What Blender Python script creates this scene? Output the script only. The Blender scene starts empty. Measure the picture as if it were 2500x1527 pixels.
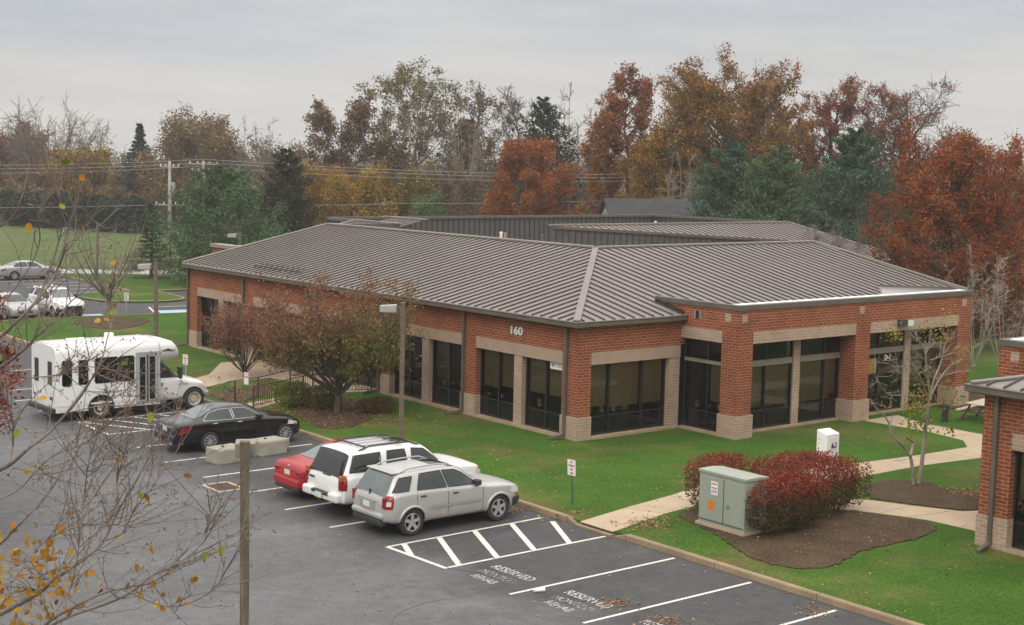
import bpy, bmesh, math, random
import numpy as np
from mathutils import Vector, Matrix
# ------------------------------------------------------------------ camera, sky, sun, exposure
S = bpy.context.scene
COL = S.collection
CH = 9.75
F_PX, CX, CY = 3525.2, 1250.0, 763.5
YAW, PIT, ROLL = (math.radians(a) for a in (51.0407, 5.93209, -1.25456))
fw = Vector((math.cos(PIT)*math.cos(YAW), math.cos(PIT)*math.sin(YAW), -math.sin(PIT)))
r_ = Vector((math.sin(YAW), -math.cos(YAW), 0.0)); d_ = fw.cross(r_)
RT = math.cos(ROLL)*r_ + math.sin(ROLL)*d_
DN = -math.sin(ROLL)*r_ + math.cos(ROLL)*d_
cam = bpy.data.objects.new('camera', bpy.data.cameras.new('camera')); COL.objects.link(cam)
cam.data.sensor_width = 36.0; cam.data.lens = F_PX/2500*36
cam.data.clip_start = 0.1; cam.data.clip_end = 4000
m = Matrix.Identity(4)
for i in range(3):
    m[i][0] = RT[i]; m[i][1] = -DN[i]; m[i][2] = -fw[i]
m[2][3] = CH
cam.matrix_world = m
S.camera = cam

def ray(px, py):
    return RT*((px-CX)/F_PX) + DN*((py-CY)/F_PX) + fw
def at_depth(px, py, d):                      # point seen at a photo pixel, d metres ahead
    return Vector((0, 0, CH)) + ray(px, py)*d
def at_dist(px, py, D):                       # ground position and height at horizontal distance D
    v = ray(px, py); h = math.hypot(v.x, v.y)
    return v.x/h*D, v.y/h*D, CH + v.z/h*D

W = bpy.data.worlds.new('World'); S.world = W; W.use_nodes = True
nt = W.node_tree; N = nt.nodes; LK = nt.links
for n in list(N): N.remove(n)
out = N.new('ShaderNodeOutputWorld'); bg = N.new('ShaderNodeBackground'); bg.inputs[1].default_value = 0.1
tc = N.new('ShaderNodeTexCoord'); sep = N.new('ShaderNodeSeparateXYZ'); LK.new(tc.outputs['Generated'], sep.inputs[0])
mp = N.new('ShaderNodeMapping'); mp.inputs['Scale'].default_value = (2.2, 2.2, 15.0); LK.new(tc.outputs['Generated'], mp.inputs[0])
nz = N.new('ShaderNodeTexNoise'); nz.inputs['Scale'].default_value = 1.6; nz.inputs['Detail'].default_value = 5; nz.inputs['Roughness'].default_value = .5
LK.new(mp.outputs[0], nz.inputs['Vector'])
ad = N.new('ShaderNodeMath'); ad.operation = 'MULTIPLY_ADD'; ad.inputs[1].default_value = 0.16; ad.inputs[2].default_value = -0.08
LK.new(nz.outputs['Fac'], ad.inputs[0])
a2 = N.new('ShaderNodeMath'); a2.operation = 'ADD'; LK.new(sep.outputs[2], a2.inputs[0]); LK.new(ad.outputs[0], a2.inputs[1])
rp = N.new('ShaderNodeValToRGB'); LK.new(a2.outputs[0], rp.inputs[0])
e = rp.color_ramp.elements
e[0].position = 0.0; e[0].color = (5.7, 5.5, 5.25, 1)
e[1].position = 1.0; e[1].color = (20.2, 19.6, 18.7, 1)
for p, c in ((.035, (6.0, 5.8, 5.5)), (.065, (5.6, 5.5, 5.4)), (.10, (4.9, 5.1, 5.4)), (.15, (5.2, 5.4, 5.75)), (.35, (11.0, 10.8, 10.6))):
    k = e.new(p); k.color = (*c, 1)
sky = N.new('ShaderNodeTexSky'); sky.sky_type = 'NISHITA'; sky.sun_disc = False
SUN_EL, SUN_AZ = math.radians(42), math.radians(215)      # azimuth of the sun counted from +x
sky.sun_elevation = SUN_EL; sky.sun_rotation = math.radians(90) - SUN_AZ
mx = N.new('ShaderNodeMix'); mx.data_type = 'RGBA'; mx.inputs[0].default_value = 0.04
mp2 = N.new('ShaderNodeMapping'); mp2.inputs['Scale'].default_value = (3.2, 3.2, 24.0); mp2.inputs['Location'].default_value = (.7, .3, .2); LK.new(tc.outputs['Generated'], mp2.inputs[0])
nz2 = N.new('ShaderNodeTexNoise'); nz2.inputs['Scale'].default_value = 1.5; nz2.inputs['Detail'].default_value = 6; nz2.inputs['Roughness'].default_value = .55; LK.new(mp2.outputs[0], nz2.inputs['Vector'])
r2 = N.new('ShaderNodeValToRGB'); LK.new(nz2.outputs['Fac'], r2.inputs[0]); r2.color_ramp.elements[0].position = .3; r2.color_ramp.elements[0].color = (.86, .875, .90, 1); r2.color_ramp.elements[1].position = .68; r2.color_ramp.elements[1].color = (1.05, 1.04, 1.025, 1)
mm = N.new('ShaderNodeMix'); mm.data_type = 'RGBA'; mm.blend_type = 'MULTIPLY'; mm.inputs[0].default_value = 1.0; LK.new(rp.outputs[0], mm.inputs[6]); LK.new(r2.outputs[0], mm.inputs[7])
LK.new(mm.outputs[2], mx.inputs[6]); LK.new(sky.outputs[0], mx.inputs[7])
LK.new(mx.outputs[2], bg.inputs[0]); LK.new(bg.outputs[0], out.inputs[0])
sun = bpy.data.objects.new('sun', bpy.data.lights.new('sun', 'SUN')); COL.objects.link(sun)
sun.data.energy = 0.7; sun.data.angle = math.radians(25); sun.data.color = (1, .95, .88)
sun.rotation_euler = Vector((math.cos(SUN_EL)*math.cos(SUN_AZ), math.cos(SUN_EL)*math.sin(SUN_AZ), math.sin(SUN_EL))).to_track_quat('Z', 'Y').to_euler()
sun.location = (0, 0, 60)
S.view_settings.view_transform = 'Standard'; S.view_settings.look = 'None'
S.view_settings.exposure = 0.27; S.view_settings.gamma = 1.0
S.cycles.max_bounces = 6; S.cycles.transparent_max_bounces = 24; S.cycles.caustics_reflective = False; S.cycles.caustics_refractive = False
S.cycles.volume_bounces = 0; S.cycles.sample_clamp_indirect = 4.0

# ------------------------------------------------------------------ materials
MATS = {}
def nmat(name):
    M = bpy.data.materials.new(name); M.use_nodes = True; MATS[name] = M
    t = M.node_tree; return M, t.nodes, t.links, t.nodes['Principled BSDF']
def setin(b, k, v):
    if k in b.inputs: b.inputs[k].default_value = v
def pos_noise(N, L, scale, detail=3, rough=.55, stretch=None, obj=False):
    n = N.new('ShaderNodeTexNoise'); n.inputs['Scale'].default_value = scale
    n.inputs['Detail'].default_value = detail; n.inputs['Roughness'].default_value = rough
    if obj:
        g = N.new('ShaderNodeTexCoord'); src = g.outputs['Object']
    else:
        g = N.new('ShaderNodeNewGeometry'); src = g.outputs['Position']
    if stretch:
        q = N.new('ShaderNodeMapping'); q.inputs['Scale'].default_value = stretch; L.new(src, q.inputs[0]); src = q.outputs[0]
    L.new(src, n.inputs['Vector']); return n.outputs['Fac']
def ramp(N, L, fac, stops, interp='LINEAR'):
    r = N.new('ShaderNodeValToRGB'); r.color_ramp.interpolation = interp; L.new(fac, r.inputs[0]); e = r.color_ramp.elements
    e[0].position = stops[0][0]; e[0].color = (*stops[0][1], 1); e[1].position = stops[-1][0]; e[1].color = (*stops[-1][1], 1)
    for p, c in stops[1:-1]:
        k = e.new(p); k.color = (*c, 1)
    return r.outputs[0]
def mixc(N, L, fac, a, b, mode='MIX'):
    x = N.new('ShaderNodeMix'); x.data_type = 'RGBA'; x.blend_type = mode
    for i, v in ((0, fac), (6, a), (7, b)):
        if hasattr(v, 'is_linked') or hasattr(v, 'links'): L.new(v, x.inputs[i])
        elif i == 0: x.inputs[0].default_value = v
        else: x.inputs[i].default_value = (*v, 1)
    return x.outputs[2]
def bump(N, L, b, fac, strength=.3, dist=.02):
    k = N.new('ShaderNodeBump'); k.inputs['Strength'].default_value = strength; k.inputs['Distance'].default_value = dist
    L.new(fac, k.inputs['Height']); L.new(k.outputs[0], b.inputs['Normal'])
def plain(name, col, rough=.6, var=.18, scale=3.0, metal=0.0, spec=None, bumpk=0, fine=None, coat=0, obj=False):
    M, N, L, b = nmat(name)
    f = pos_noise(N, L, scale, 4, .6, obj=obj)
    lo = tuple(c*(1-var) for c in col); hi = tuple(min(1, c*(1+var)) for c in col)
    c = ramp(N, L, f, [(.3, lo), (.7, hi)])
    if fine:
        g = pos_noise(N, L, fine[0], 2, .6)
        gg = ramp(N, L, g, [(.3, (1-fine[1],)*3), (.7, (1+fine[1],)*3)])
        c = mixc(N, L, 1.0, c, gg, 'MULTIPLY')
        if bumpk: bump(N, L, b, g, bumpk, .01)
    L.new(c, b.inputs['Base Color'])
    b.inputs['Roughness'].default_value = rough; b.inputs['Metallic'].default_value = metal
    if spec is not None: setin(b, 'Specular IOR Level', spec)
    if coat: setin(b, 'Coat Weight', coat); setin(b, 'Coat Roughness', .06)
    return M
def brickmat(name, c1, c2, mortar, bw=.305, rh=.1016, ms=.012, stain=.16):
    M, N, L, b = nmat(name)
    g = N.new('ShaderNodeNewGeometry'); sp = N.new('ShaderNodeSeparateXYZ'); L.new(g.outputs['Position'], sp.inputs[0])
    sn = N.new('ShaderNodeSeparateXYZ'); L.new(g.outputs['True Normal'], sn.inputs[0])
    ab = N.new('ShaderNodeMath'); ab.operation = 'ABSOLUTE'; L.new(sn.outputs[0], ab.inputs[0])
    gt = N.new('ShaderNodeMath'); gt.operation = 'GREATER_THAN'; L.new(ab.outputs[0], gt.inputs[0]); gt.inputs[1].default_value = .5
    mf = N.new('ShaderNodeMix'); mf.data_type = 'FLOAT'; L.new(gt.outputs[0], mf.inputs[0]); L.new(sp.outputs[0], mf.inputs[2]); L.new(sp.outputs[1], mf.inputs[3])
    cb = N.new('ShaderNodeCombineXYZ'); L.new(mf.outputs[0], cb.inputs[0]); L.new(sp.outputs[2], cb.inputs[1])
    t = N.new('ShaderNodeTexBrick'); L.new(cb.outputs[0], t.inputs['Vector'])
    t.inputs['Scale'].default_value = 1; t.inputs['Brick Width'].default_value = bw; t.inputs['Row Height'].default_value = rh
    t.inputs['Mortar Size'].default_value = ms; t.inputs['Mortar Smooth'].default_value = .3; t.inputs['Bias'].default_value = 0
    t.inputs['Color1'].default_value = (*c1, 1); t.inputs['Color2'].default_value = (*c2, 1); t.inputs['Mortar'].default_value = (*mortar, 1)
    f = pos_noise(N, L, .9, 4, .6)
    v = ramp(N, L, f, [(.3, (1-stain,)*3), (.7, (1+stain,)*3)])
    f2 = pos_noise(N, L, 14, 2, .6)
    v2 = ramp(N, L, f2, [(.3, (.86,)*3), (.7, (1.12,)*3)])
    c = mixc(N, L, 1.0, mixc(N, L, 1.0, t.outputs['Color'], v, 'MULTIPLY'), v2, 'MULTIPLY')
    L.new(c, b.inputs['Base Color']); b.inputs['Roughness'].default_value = .88; setin(b, 'Specular IOR Level', .25)
    bump(N, L, b, t.outputs['Fac'], -.35, .008)
    return M
brickmat('red_brick', (.28, .072, .028), (.19, .047, .021), (.37, .225, .14), ms=.0105)
brickmat('tan_brick', (.41, .29, .205), (.34, .237, .168), (.47, .37, .29), stain=.1)
plain('tan_lintel', (.385, .272, .196), .85, .1, 2.5, fine=(40, .12), bumpk=.2)
plain('sill_concrete', (.36, .26, .17), .85, .15, 2, fine=(30, .1))
def roofmat(name, col):
    M, N, L, b = nmat(name)
    f = pos_noise(N, L, .35, 5, .65); f2 = pos_noise(N, L, 2.2, 4, .65, (1, 1, 3))
    c = ramp(N, L, f, [(.3, tuple(k*.88 for k in col)), (.7, tuple(k*1.1 for k in col))])
    v = ramp(N, L, f2, [(.3, (.93,)*3), (.7, (1.06,)*3)])
    L.new(mixc(N, L, 1.0, c, v, 'MULTIPLY'), b.inputs['Base Color'])
    b.inputs['Roughness'].default_value = .5; b.inputs['Metallic'].default_value = .12
    return M
roofmat('roof_metal', (.205, .182, .165)); roofmat('roof_rib_shaded', (.075, .058, .047)); roofmat('roof_cap', (.27, .235, .20)); roofmat('hip_cap', (.20, .177, .158))  # rib brown darkened to stand in for shade on the rib sides, plus dirt
roofmat('screen_metal', (.10, .093, .088)); roofmat('screen_rib', (.05, .046, .043))
plain('bronze_trim', (.125, .105, .078), .5, .2, 1.5, metal=.1)
plain('white_membrane', (.80, .79, .77), .6, .06, .8)
plain('deck_gravel', (.22, .21, .2), .95, .3, 3)
plain('dark_frame', (.022, .021, .02), .4, .1)
plain('bronze_bar', (.21, .185, .14), .5, .1)
plain('blind', (.35, .275, .15), .9, .14, .6)
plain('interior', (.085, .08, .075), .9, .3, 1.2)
plain('desk_stuff', (.45, .36, .25), .8, .8, 9)
def glassmat(name, tint, refl=.9, rough=.02, ior=1.5):
    M = bpy.data.materials.new(name); M.use_nodes = True; MATS[name] = M
    N = M.node_tree.nodes; L = M.node_tree.links; N.remove(N['Principled BSDF'])
    o = N['Material Output']; tr = N.new('ShaderNodeBsdfTransparent'); tr.inputs[0].default_value = (*tint, 1)
    gl = N.new('ShaderNodeBsdfGlossy'); gl.inputs['Roughness'].default_value = rough; gl.inputs[0].default_value = (refl, refl, refl, 1)
    fr = N.new('ShaderNodeFresnel'); fr.inputs[0].default_value = ior
    f = pos_noise(N, L, .8, 2); b = N.new('ShaderNodeBump'); b.inputs['Strength'].default_value = .06; b.inputs['Distance'].default_value = .05
    L.new(f, b.inputs['Height']); L.new(b.outputs[0], gl.inputs['Normal'])
    mxs = N.new('ShaderNodeMixShader'); L.new(fr.outputs[0], mxs.inputs[0]); L.new(tr.outputs[0], mxs.inputs[1]); L.new(gl.outputs[0], mxs.inputs[2])
    L.new(mxs.outputs[0], o.inputs[0]); return M
glassmat('window_glass', (.74, .72, .66), .85)
plain('spandrel_glass', (.008, .008, .009), .06, .1, spec=.6)
# asphalt: the parking stalls were relaid and are darker than the driving aisle
M, N, L, b = nmat('asphalt')
g = N.new('ShaderNodeNewGeometry'); sp = N.new('ShaderNodeSeparateXYZ'); L.new(g.outputs['Position'], sp.inputs[0])
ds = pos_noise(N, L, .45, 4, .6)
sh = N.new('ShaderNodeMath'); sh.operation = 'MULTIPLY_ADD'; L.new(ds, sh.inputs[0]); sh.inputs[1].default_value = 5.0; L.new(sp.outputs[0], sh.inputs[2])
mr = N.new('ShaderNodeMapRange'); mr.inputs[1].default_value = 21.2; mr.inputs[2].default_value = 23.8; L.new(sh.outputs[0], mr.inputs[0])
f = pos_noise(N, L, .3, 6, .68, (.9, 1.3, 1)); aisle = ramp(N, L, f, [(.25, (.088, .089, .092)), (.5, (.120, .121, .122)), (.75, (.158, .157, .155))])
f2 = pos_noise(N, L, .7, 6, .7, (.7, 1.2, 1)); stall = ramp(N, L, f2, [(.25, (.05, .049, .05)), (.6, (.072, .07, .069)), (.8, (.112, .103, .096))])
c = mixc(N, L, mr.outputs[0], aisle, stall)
fs = pos_noise(N, L, 24, 4, .8); sv0 = ramp(N, L, fs, [(.34, (.72,)*3), (.70, (1.3,)*3)]); fm = pos_noise(N, L, 3.0, 5, .75); sv = mixc(N, L, 1.0, sv0, ramp(N, L, fm, [(.32, (.82,)*3), (.68, (1.2,)*3)]), 'MULTIPLY')
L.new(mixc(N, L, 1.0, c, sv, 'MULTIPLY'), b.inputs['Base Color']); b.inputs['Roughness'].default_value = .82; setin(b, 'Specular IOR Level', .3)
bump(N, L, b, fs, .25, .01)
def grassmat(name, a, bcol, dry, dryamt=.55):
    M, N, L, b = nmat(name)
    f = pos_noise(N, L, .35, 5, .6); f2 = pos_noise(N, L, 9, 3, .7); f3 = pos_noise(N, L, 22, 3, .75); f4 = pos_noise(N, L, .22, 5, .65)
    c = ramp(N, L, f2, [(.28, a), (.72, bcol)])
    dm = ramp(N, L, f4, [(dryamt, (0, 0, 0)), (dryamt+.2, (1, 1, 1))])
    c = mixc(N, L, dm, c, dry)
    v = ramp(N, L, f, [(.3, (.8,)*3), (.7, (1.18,)*3)]); v3 = ramp(N, L, f3, [(.32, (.5,)*3), (.68, (1.5,)*3)])
    c = mixc(N, L, 1.0, mixc(N, L, 1.0, c, v, 'MULTIPLY'), v3, 'MULTIPLY')
    L.new(c, b.inputs['Base Color']); b.inputs['Roughness'].default_value = .95; setin(b, 'Specular IOR Level', .1)
    bump(N, L, b, f3, .6, .04); return M
grassmat('lawn_grass', (.036, .088, .011), (.064, .130, .017), (.135, .118, .040), .49)
grassmat('field_grass', (.075, .105, .034), (.105, .135, .045), (.17, .14, .07), .52)
def mulchmat(name, a, bcol):
    M, N, L, b = nmat(name)
    f = pos_noise(N, L, 13, 4, .8); f2 = pos_noise(N, L, 1.2, 4, .6)
    c = ramp(N, L, f, [(.34, a), (.55, bcol), (.68, tuple(k*2.1 for k in bcol))]); v = ramp(N, L, f2, [(.3, (.75,)*3), (.7, (1.2,)*3)])
    L.new(mixc(N, L, 1.0, c, v, 'MULTIPLY'), b.inputs['Base Color']); b.inputs['Roughness'].default_value = .95; setin(b, 'Specular IOR Level', .1)
    bump(N, L, b, f, .9, .04); return M
mulchmat('mulch', (.036, .024, .014), (.10, .068, .042))
plain('walk_concrete', (.43, .33, .225), .85, .1, .9, fine=(30, .08))
plain('kerb_concrete', (.27, .195, .12), .88, .22, 1.1, fine=(25, .14), bumpk=.2)
plain('pale_road', (.33, .31, .29), .85, .12, .5)
def paintmat(name, col, under, amt):
    M, N, L, b = nmat(name)
    f = pos_noise(N, L, 9 if amt < .45 else 14, 5, .8); k = ramp(N, L, f, [(amt, (1, 1, 1)), (amt+.12, (0, 0, 0))])
    L.new(mixc(N, L, k, under, col), b.inputs['Base Color']); b.inputs['Roughness'].default_value = .75; return M
paintmat('white_paint', (.68, .645, .59), (.2, .19, .18), .54)
paintmat('worn_paint', (.55, .54, .52), (.085, .083, .082), .475)
paintmat('faint_paint', (.42, .42, .41), (.085, .083, .082), .44)
paintmat('blue_paint', (.30, .52, .62), (.4, .42, .44), .5)
M, N, L, b = nmat('pole_weathered')
f = pos_noise(N, L, 16, 4, .6, (1, 1, .09)); f2 = pos_noise(N, L, 1.4, 3, .6)
c = ramp(N, L, f, [(.3, (.085, .065, .042)), (.58, (.135, .105, .07)), (.74, (.26, .22, .165))]); v = ramp(N, L, f2, [(.3, (.8,)*3), (.7, (1.2,)*3)])
L.new(mixc(N, L, 1.0, c, v, 'MULTIPLY'), b.inputs['Base Color']); b.inputs['Roughness'].default_value = .8
plain('pole_brown', (.135, .103, .068), .65, .25, 2.5, obj=True, fine=(9, .2))
plain('lamp_grey', (.36, .355, .33), .5, .1)
plain('lamp_lens', (.7, .7, .66), .3, .05)
plain('barrier_concrete', (.31, .29, .23), .9, .2, 2.2, fine=(22, .15), bumpk=.3)
plain('cabinet_green', (.30, .33, .265), .5, .06, 2)
plain('rubber_tar', (.055, .054, .053), .6, .2, 3)
plain('steel_dark', (.05, .048, .045), .5, .2)
plain('galv', (.35, .36, .36), .45, .15, metal=.4)
plain('sign_white', (.78, .77, .75), .5, .04)
plain('sign_red', (.55, .09, .08), .5, .05)
plain('sign_back', (.42, .43, .43), .45, .06, metal=.3)
plain('sign_green', (.05, .13, .09), .5, .1)
plain('orange_sticker', (.72, .16, .015), .5, .1, 12)
plain('blue_logo', (.035, .05, .21), .5, .05)
plain('magenta', (.55, .07, .22), .5, .05)
plain('grey_print', (.45, .45, .47), .6, .05)
plain('white_plastic', (.80, .80, .79), .4, .03)
plain('vent_rust', (.24, .085, .05), .7, .2)
plain('yellow_notice', (.30, .20, .035), .6, .15, 6)
plain('wood_grey', (.50, .42, .32), .8, .25, 5)
plain('wood_dark', (.10, .075, .06), .8, .25, 5)
plain('utility_wood', (.33, .30, .27), .8, .25, 2, obj=True)
plain('wire', (.42, .41, .39), .5, .05)
plain('siding_white', (.62, .62, .60), .7, .06, 1)
plain('shingle', (.05, .05, .05), .9, .25, 1.5, fine=(10, .15))
plain('bark_grey', (.17, .135, .105), .9, .25, 4)
plain('bark_dark', (.085, .066, .052), .9, .25, 4)
plain('bark_pale', (.25, .21, .165), .9, .2, 4)
plain('bark_birch', (.27, .225, .17), .9, .35, 3)
plain('lamp_dull', (.24, .235, .18), .5, .1)
plain('bark_white', (.31, .265, .215), .9, .3, 3)
plain('twig_near', (.175, .138, .115), .85, .25, 30)
plain('twig_bud', (.19, .105, .062), .85, .25, 30)
def leafmat(name, stops, clump=.8, trans=.25, sc=1.0):
    M, N, L, b = nmat(name)
    g = N.new('ShaderNodeNewGeometry')
    n = N.new('ShaderNodeTexNoise'); n.inputs['Scale'].default_value = sc; n.inputs['Detail'].default_value = 3; L.new(g.outputs['Position'], n.inputs['Vector'])
    mr = N.new('ShaderNodeMapRange'); mr.inputs[1].default_value = .28; mr.inputs[2].default_value = .72; L.new(n.outputs['Fac'], mr.inputs[0])
    f = N.new('ShaderNodeMix'); f.data_type = 'FLOAT'; f.inputs[0].default_value = clump; L.new(g.outputs['Random Per Island'], f.inputs[2]); L.new(mr.outputs[0], f.inputs[3])
    k = len(stops); c = ramp(N, L, f.outputs[0], [(i/(k-1), s) for i, s in enumerate(stops)])
    h = N.new('ShaderNodeMath'); h.operation = 'FRACT'; q = N.new('ShaderNodeMath'); q.operation = 'MULTIPLY'; q.inputs[1].default_value = 7.31
    L.new(g.outputs['Random Per Island'], q.inputs[0]); L.new(q.outputs[0], h.inputs[0])
    v = ramp(N, L, h.outputs[0], [(0, (.7,)*3), (1, (1.3,)*3)])
    c = mixc(N, L, 1.0, c, v, 'MULTIPLY')
    L.new(c, b.inputs['Base Color']); b.inputs['Roughness'].default_value = .75; setin(b, 'Specular IOR Level', .15)
    t = N.new('ShaderNodeBsdfTranslucent'); L.new(c, t.inputs[0]); s = N.new('ShaderNodeMixShader'); s.inputs[0].default_value = trans*.6
    L.new(b.outputs[0], s.inputs[1]); L.new(t.outputs[0], s.inputs[2]); L.new(s.outputs[0], N['Material Output'].inputs[0]); return M

# ------------------------------------------------------------------ mesh building
class MB:
    def __init__(s): s.v = []; s.f = []; s.m = []
    def add(s, vs, fs, mi=0):
        o = len(s.v); s.v += [tuple(p) for p in vs]; s.f += [tuple(o+i for i in f) for f in fs]; s.m += [mi]*len(fs); return s
    def box(s, x0, y0, z0, x1, y1, z1, mi=0):
        x0, x1 = sorted((x0, x1)); y0, y1 = sorted((y0, y1)); z0, z1 = sorted((z0, z1))
        return s.add([(x0,y0,z0),(x1,y0,z0),(x1,y1,z0),(x0,y1,z0),(x0,y0,z1),(x1,y0,z1),(x1,y1,z1),(x0,y1,z1)],
              [(3,2,1,0),(4,5,6,7),(0,1,5,4),(1,2,6,5),(2,3,7,6),(3,0,4,7)], mi)
    def bar(s, a, b, w, h, mi=0, up=(0,0,1)):             # a box from a to b, w wide and h high
        a = Vector(a); b = Vector(b); d = (b-a).normalized(); u = Vector(up)
        if abs(d.dot(u)) > .95: u = Vector((1, 0, 0))
        sd = d.cross(u).normalized(); u = sd.cross(d)
        q = [p + sd*i*w/2 + u*j*h/2 for p in (a, b) for i, j in ((-1,-1),(1,-1),(1,1),(-1,1))]
        return s.add(q, [(3,2,1,0),(4,5,6,7),(0,1,5,4),(1,2,6,5),(2,3,7,6),(3,0,4,7)], mi)
    def prism(s, pts, z0, z1, mi=0, mtop=None):
        n = len(pts); A = sum(pts[i][0]*pts[(i+1)%n][1]-pts[(i+1)%n][0]*pts[i][1] for i in range(n))
        if A < 0: pts = pts[::-1]
        z = lambda p, zz: zz(p) if callable(zz) else zz
        s.add([(p[0], p[1], z(p, z0)) for p in pts]+[(p[0], p[1], z(p, z1)) for p in pts],
              [tuple(range(n-1, -1, -1))]+[(i, (i+1)%n, n+(i+1)%n, n+i) for i in range(n)], mi)
        o = len(s.v)-n; s.f.append(tuple(range(o, o+n))); s.m.append(mi if mtop is None else mtop); return s
    def poly(s, pts, mi=0): return s.add(pts, [tuple(range(len(pts)))], mi)
    def tube(s, pts, r, k=8, mi=0, cap=True):
        pts = [Vector(p) for p in pts]; rs = r if isinstance(r, (list, tuple)) else [r]*len(pts)
        o = len(s.v); u = None
        for i, p in enumerate(pts):
            d = (pts[min(i+1, len(pts)-1)]-pts[max(i-1, 0)]).normalized()
            if u is None: u = d.orthogonal().normalized()
            else: u = (u-d*u.dot(d)).normalized()
            w = d.cross(u)
            s.v += [tuple(p+(u*math.cos(2*math.pi*j/k)+w*math.sin(2*math.pi*j/k))*rs[i]) for j in range(k)]
        for i in range(len(pts)-1):
            for j in range(k):
                s.f.append((o+i*k+j, o+i*k+(j+1)%k, o+(i+1)*k+(j+1)%k, o+(i+1)*k+j)); s.m.append(mi)
        if cap:
            e = o+(len(pts)-1)*k
            s.f += [tuple(range(o+k-1, o-1, -1)), tuple(range(e, e+k))]; s.m += [mi, mi]
        return s
    def lathe(s, prof, k=20, axis='z', c=(0,0,0), mi=0):  # profile of (radius, along)
        o = len(s.v)
        for r, h in prof:
            for j in range(k):
                a = 2*math.pi*j/k; x, y = r*math.cos(a), r*math.sin(a)
                s.v.append((c[0]+x, c[1]+y, c[2]+h) if axis == 'z' else (c[0]+x, c[1]+h, c[2]+y))
        for i in range(len(prof)-1):
            for j in range(k):
                q = (o+i*k+j, o+i*k+(j+1)%k, o+(i+1)*k+(j+1)%k, o+(i+1)*k+j)
                s.f.append(q if axis == 'z' else q[::-1]); s.m.append(mi)
        return s
    def build(s, name, mats, parent=None, smooth=False, world=False, bevel=0, recalc=False):
        if isinstance(mats, str): mats = [mats]
        off = Vector((0, 0, 0)); q_ = parent
        while world and q_ is not None: off = off+q_.location; q_ = q_.parent
        me = bpy.data.meshes.new(name); me.from_pydata([(p[0]-off[0], p[1]-off[1], p[2]-off[2]) for p in s.v], [], s.f)
        for q in mats: me.materials.append(MATS[q])
        me.polygons.foreach_set('material_index', s.m)
        if smooth: me.polygons.foreach_set('use_smooth', [True]*len(s.f))
        if recalc:
            bm = bmesh.new(); bm.from_mesh(me); bmesh.ops.recalc_face_normals(bm, faces=bm.faces); bm.to_mesh(me); bm.free()
        me.update()
        o = bpy.data.objects.new(name, me); COL.objects.link(o)
        if parent is not None: o.parent = parent
        if bevel:
            b = o.modifiers.new('bevel', 'BEVEL'); b.width = bevel; b.segments = 2; b.limit_method = 'ANGLE'
        return o
def thing(name, label, cat, loc=(0,0,0), rotz=0, group=None):
    o = bpy.data.objects.new(name, None); COL.objects.link(o); o.empty_display_size = .2
    o.location = loc; o.rotation_euler = (0, 0, rotz); return tag(o, label, cat, group)
def tag(o, label, cat, group=None, kind=None):
    o['label'] = label; o['category'] = cat
    if group: o['group'] = group
    if kind: o['kind'] = kind
    return o
def struct(o, label=None):
    o['kind'] = 'structure'
    if label: o['label'] = label
    return o
def copy_tree(o, parent=None):
    c = o.copy(); COL.objects.link(c)
    if parent is not None: c.parent = parent
    for ch in list(o.children): copy_tree(ch, c)
    return c
def text_mesh(body, size, name, matname, parent, mat, extrude=.004, wx=1.0, font_off=0):
    cu = bpy.data.curves.new('lettering', 'FONT'); cu.body = body; cu.size = size; cu.extrude = extrude; cu.align_x = 'CENTER'; cu.align_y = 'CENTER'
    cu.offset = font_off
    t = bpy.data.objects.new('lettering', cu); COL.objects.link(t)
    bpy.context.view_layer.update()
    me = bpy.data.meshes.new_from_object(t.evaluated_get(bpy.context.evaluated_depsgraph_get()))
    bpy.data.objects.remove(t); me.transform(Matrix.Diagonal((wx, 1, 1, 1))); me.transform(mat); me.materials.clear(); me.materials.append(MATS[matname])
    o = bpy.data.objects.new(name, me); COL.objects.link(o)
    if parent is not None:
        o.parent = parent; me.transform(Matrix.Translation(-parent.location))
    return o
def basis(ex, ey, ez, loc):
    q = Matrix.Identity(4)
    for i in range(3): q[i][0], q[i][1], q[i][2], q[i][3] = ex[i], ey[i], ez[i], loc[i]
    return q
# ------------------------------------------------------------------ ground, lots, lawns, kerbs, walks
LZ = .12
struct(MB().poly([(-900,-500,-.03),(1500,-500,-.03),(1500,1500,-.03),(-900,1500,-.03)]).build('ground', 'field_grass'), 'flat dry grass land reaching to the horizon')
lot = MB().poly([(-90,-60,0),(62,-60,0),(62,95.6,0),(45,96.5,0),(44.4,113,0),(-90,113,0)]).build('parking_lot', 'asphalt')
struct(lot, 'grey asphalt parking lot in front of the brick offices')
def curve(pts, n=6):
    P = [Vector(p) for p in pts]; P = [P[0]*2-P[1]]+P+[P[-1]*2-P[-2]]; o = []
    for i in range(1, len(P)-2):
        for j in range(n):
            t = j/n; a, b, c, d = P[i-1:i+3]
            o.append(.5*((2*b)+(c-a)*t+(2*a-5*b+4*c-d)*t*t+(3*b-a-3*c+d)*t**3))
    return o+[P[-2]]
kerb_near = [(25.62,-30),(25.6,27.15)]; kerb_b = [(25.6,28.7),(26.08,51),(26.62,74)]
corner = [tuple(p) for p in curve([(26.62,74),(26.85,78),(27.8,81.2),(30.2,82.35),(34,82.1)], 4)]
north = [(34,82.1),(38.7,81.5),(46,80.6),(70,78.6)]
lawn = MB().prism([(25.7,-30),(25.7,27.2),(25.7,28.7),(26.16,51),(26.7,74)]+[(x+.1, y-.05) for x, y in corner[1:]]+[(x, y-.1) for x, y in north]+[(70,-30)], -.02, LZ, 0)
struct(lawn.build('lawn', 'lawn_grass'), 'mown green lawn around the brick office buildings')
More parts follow.
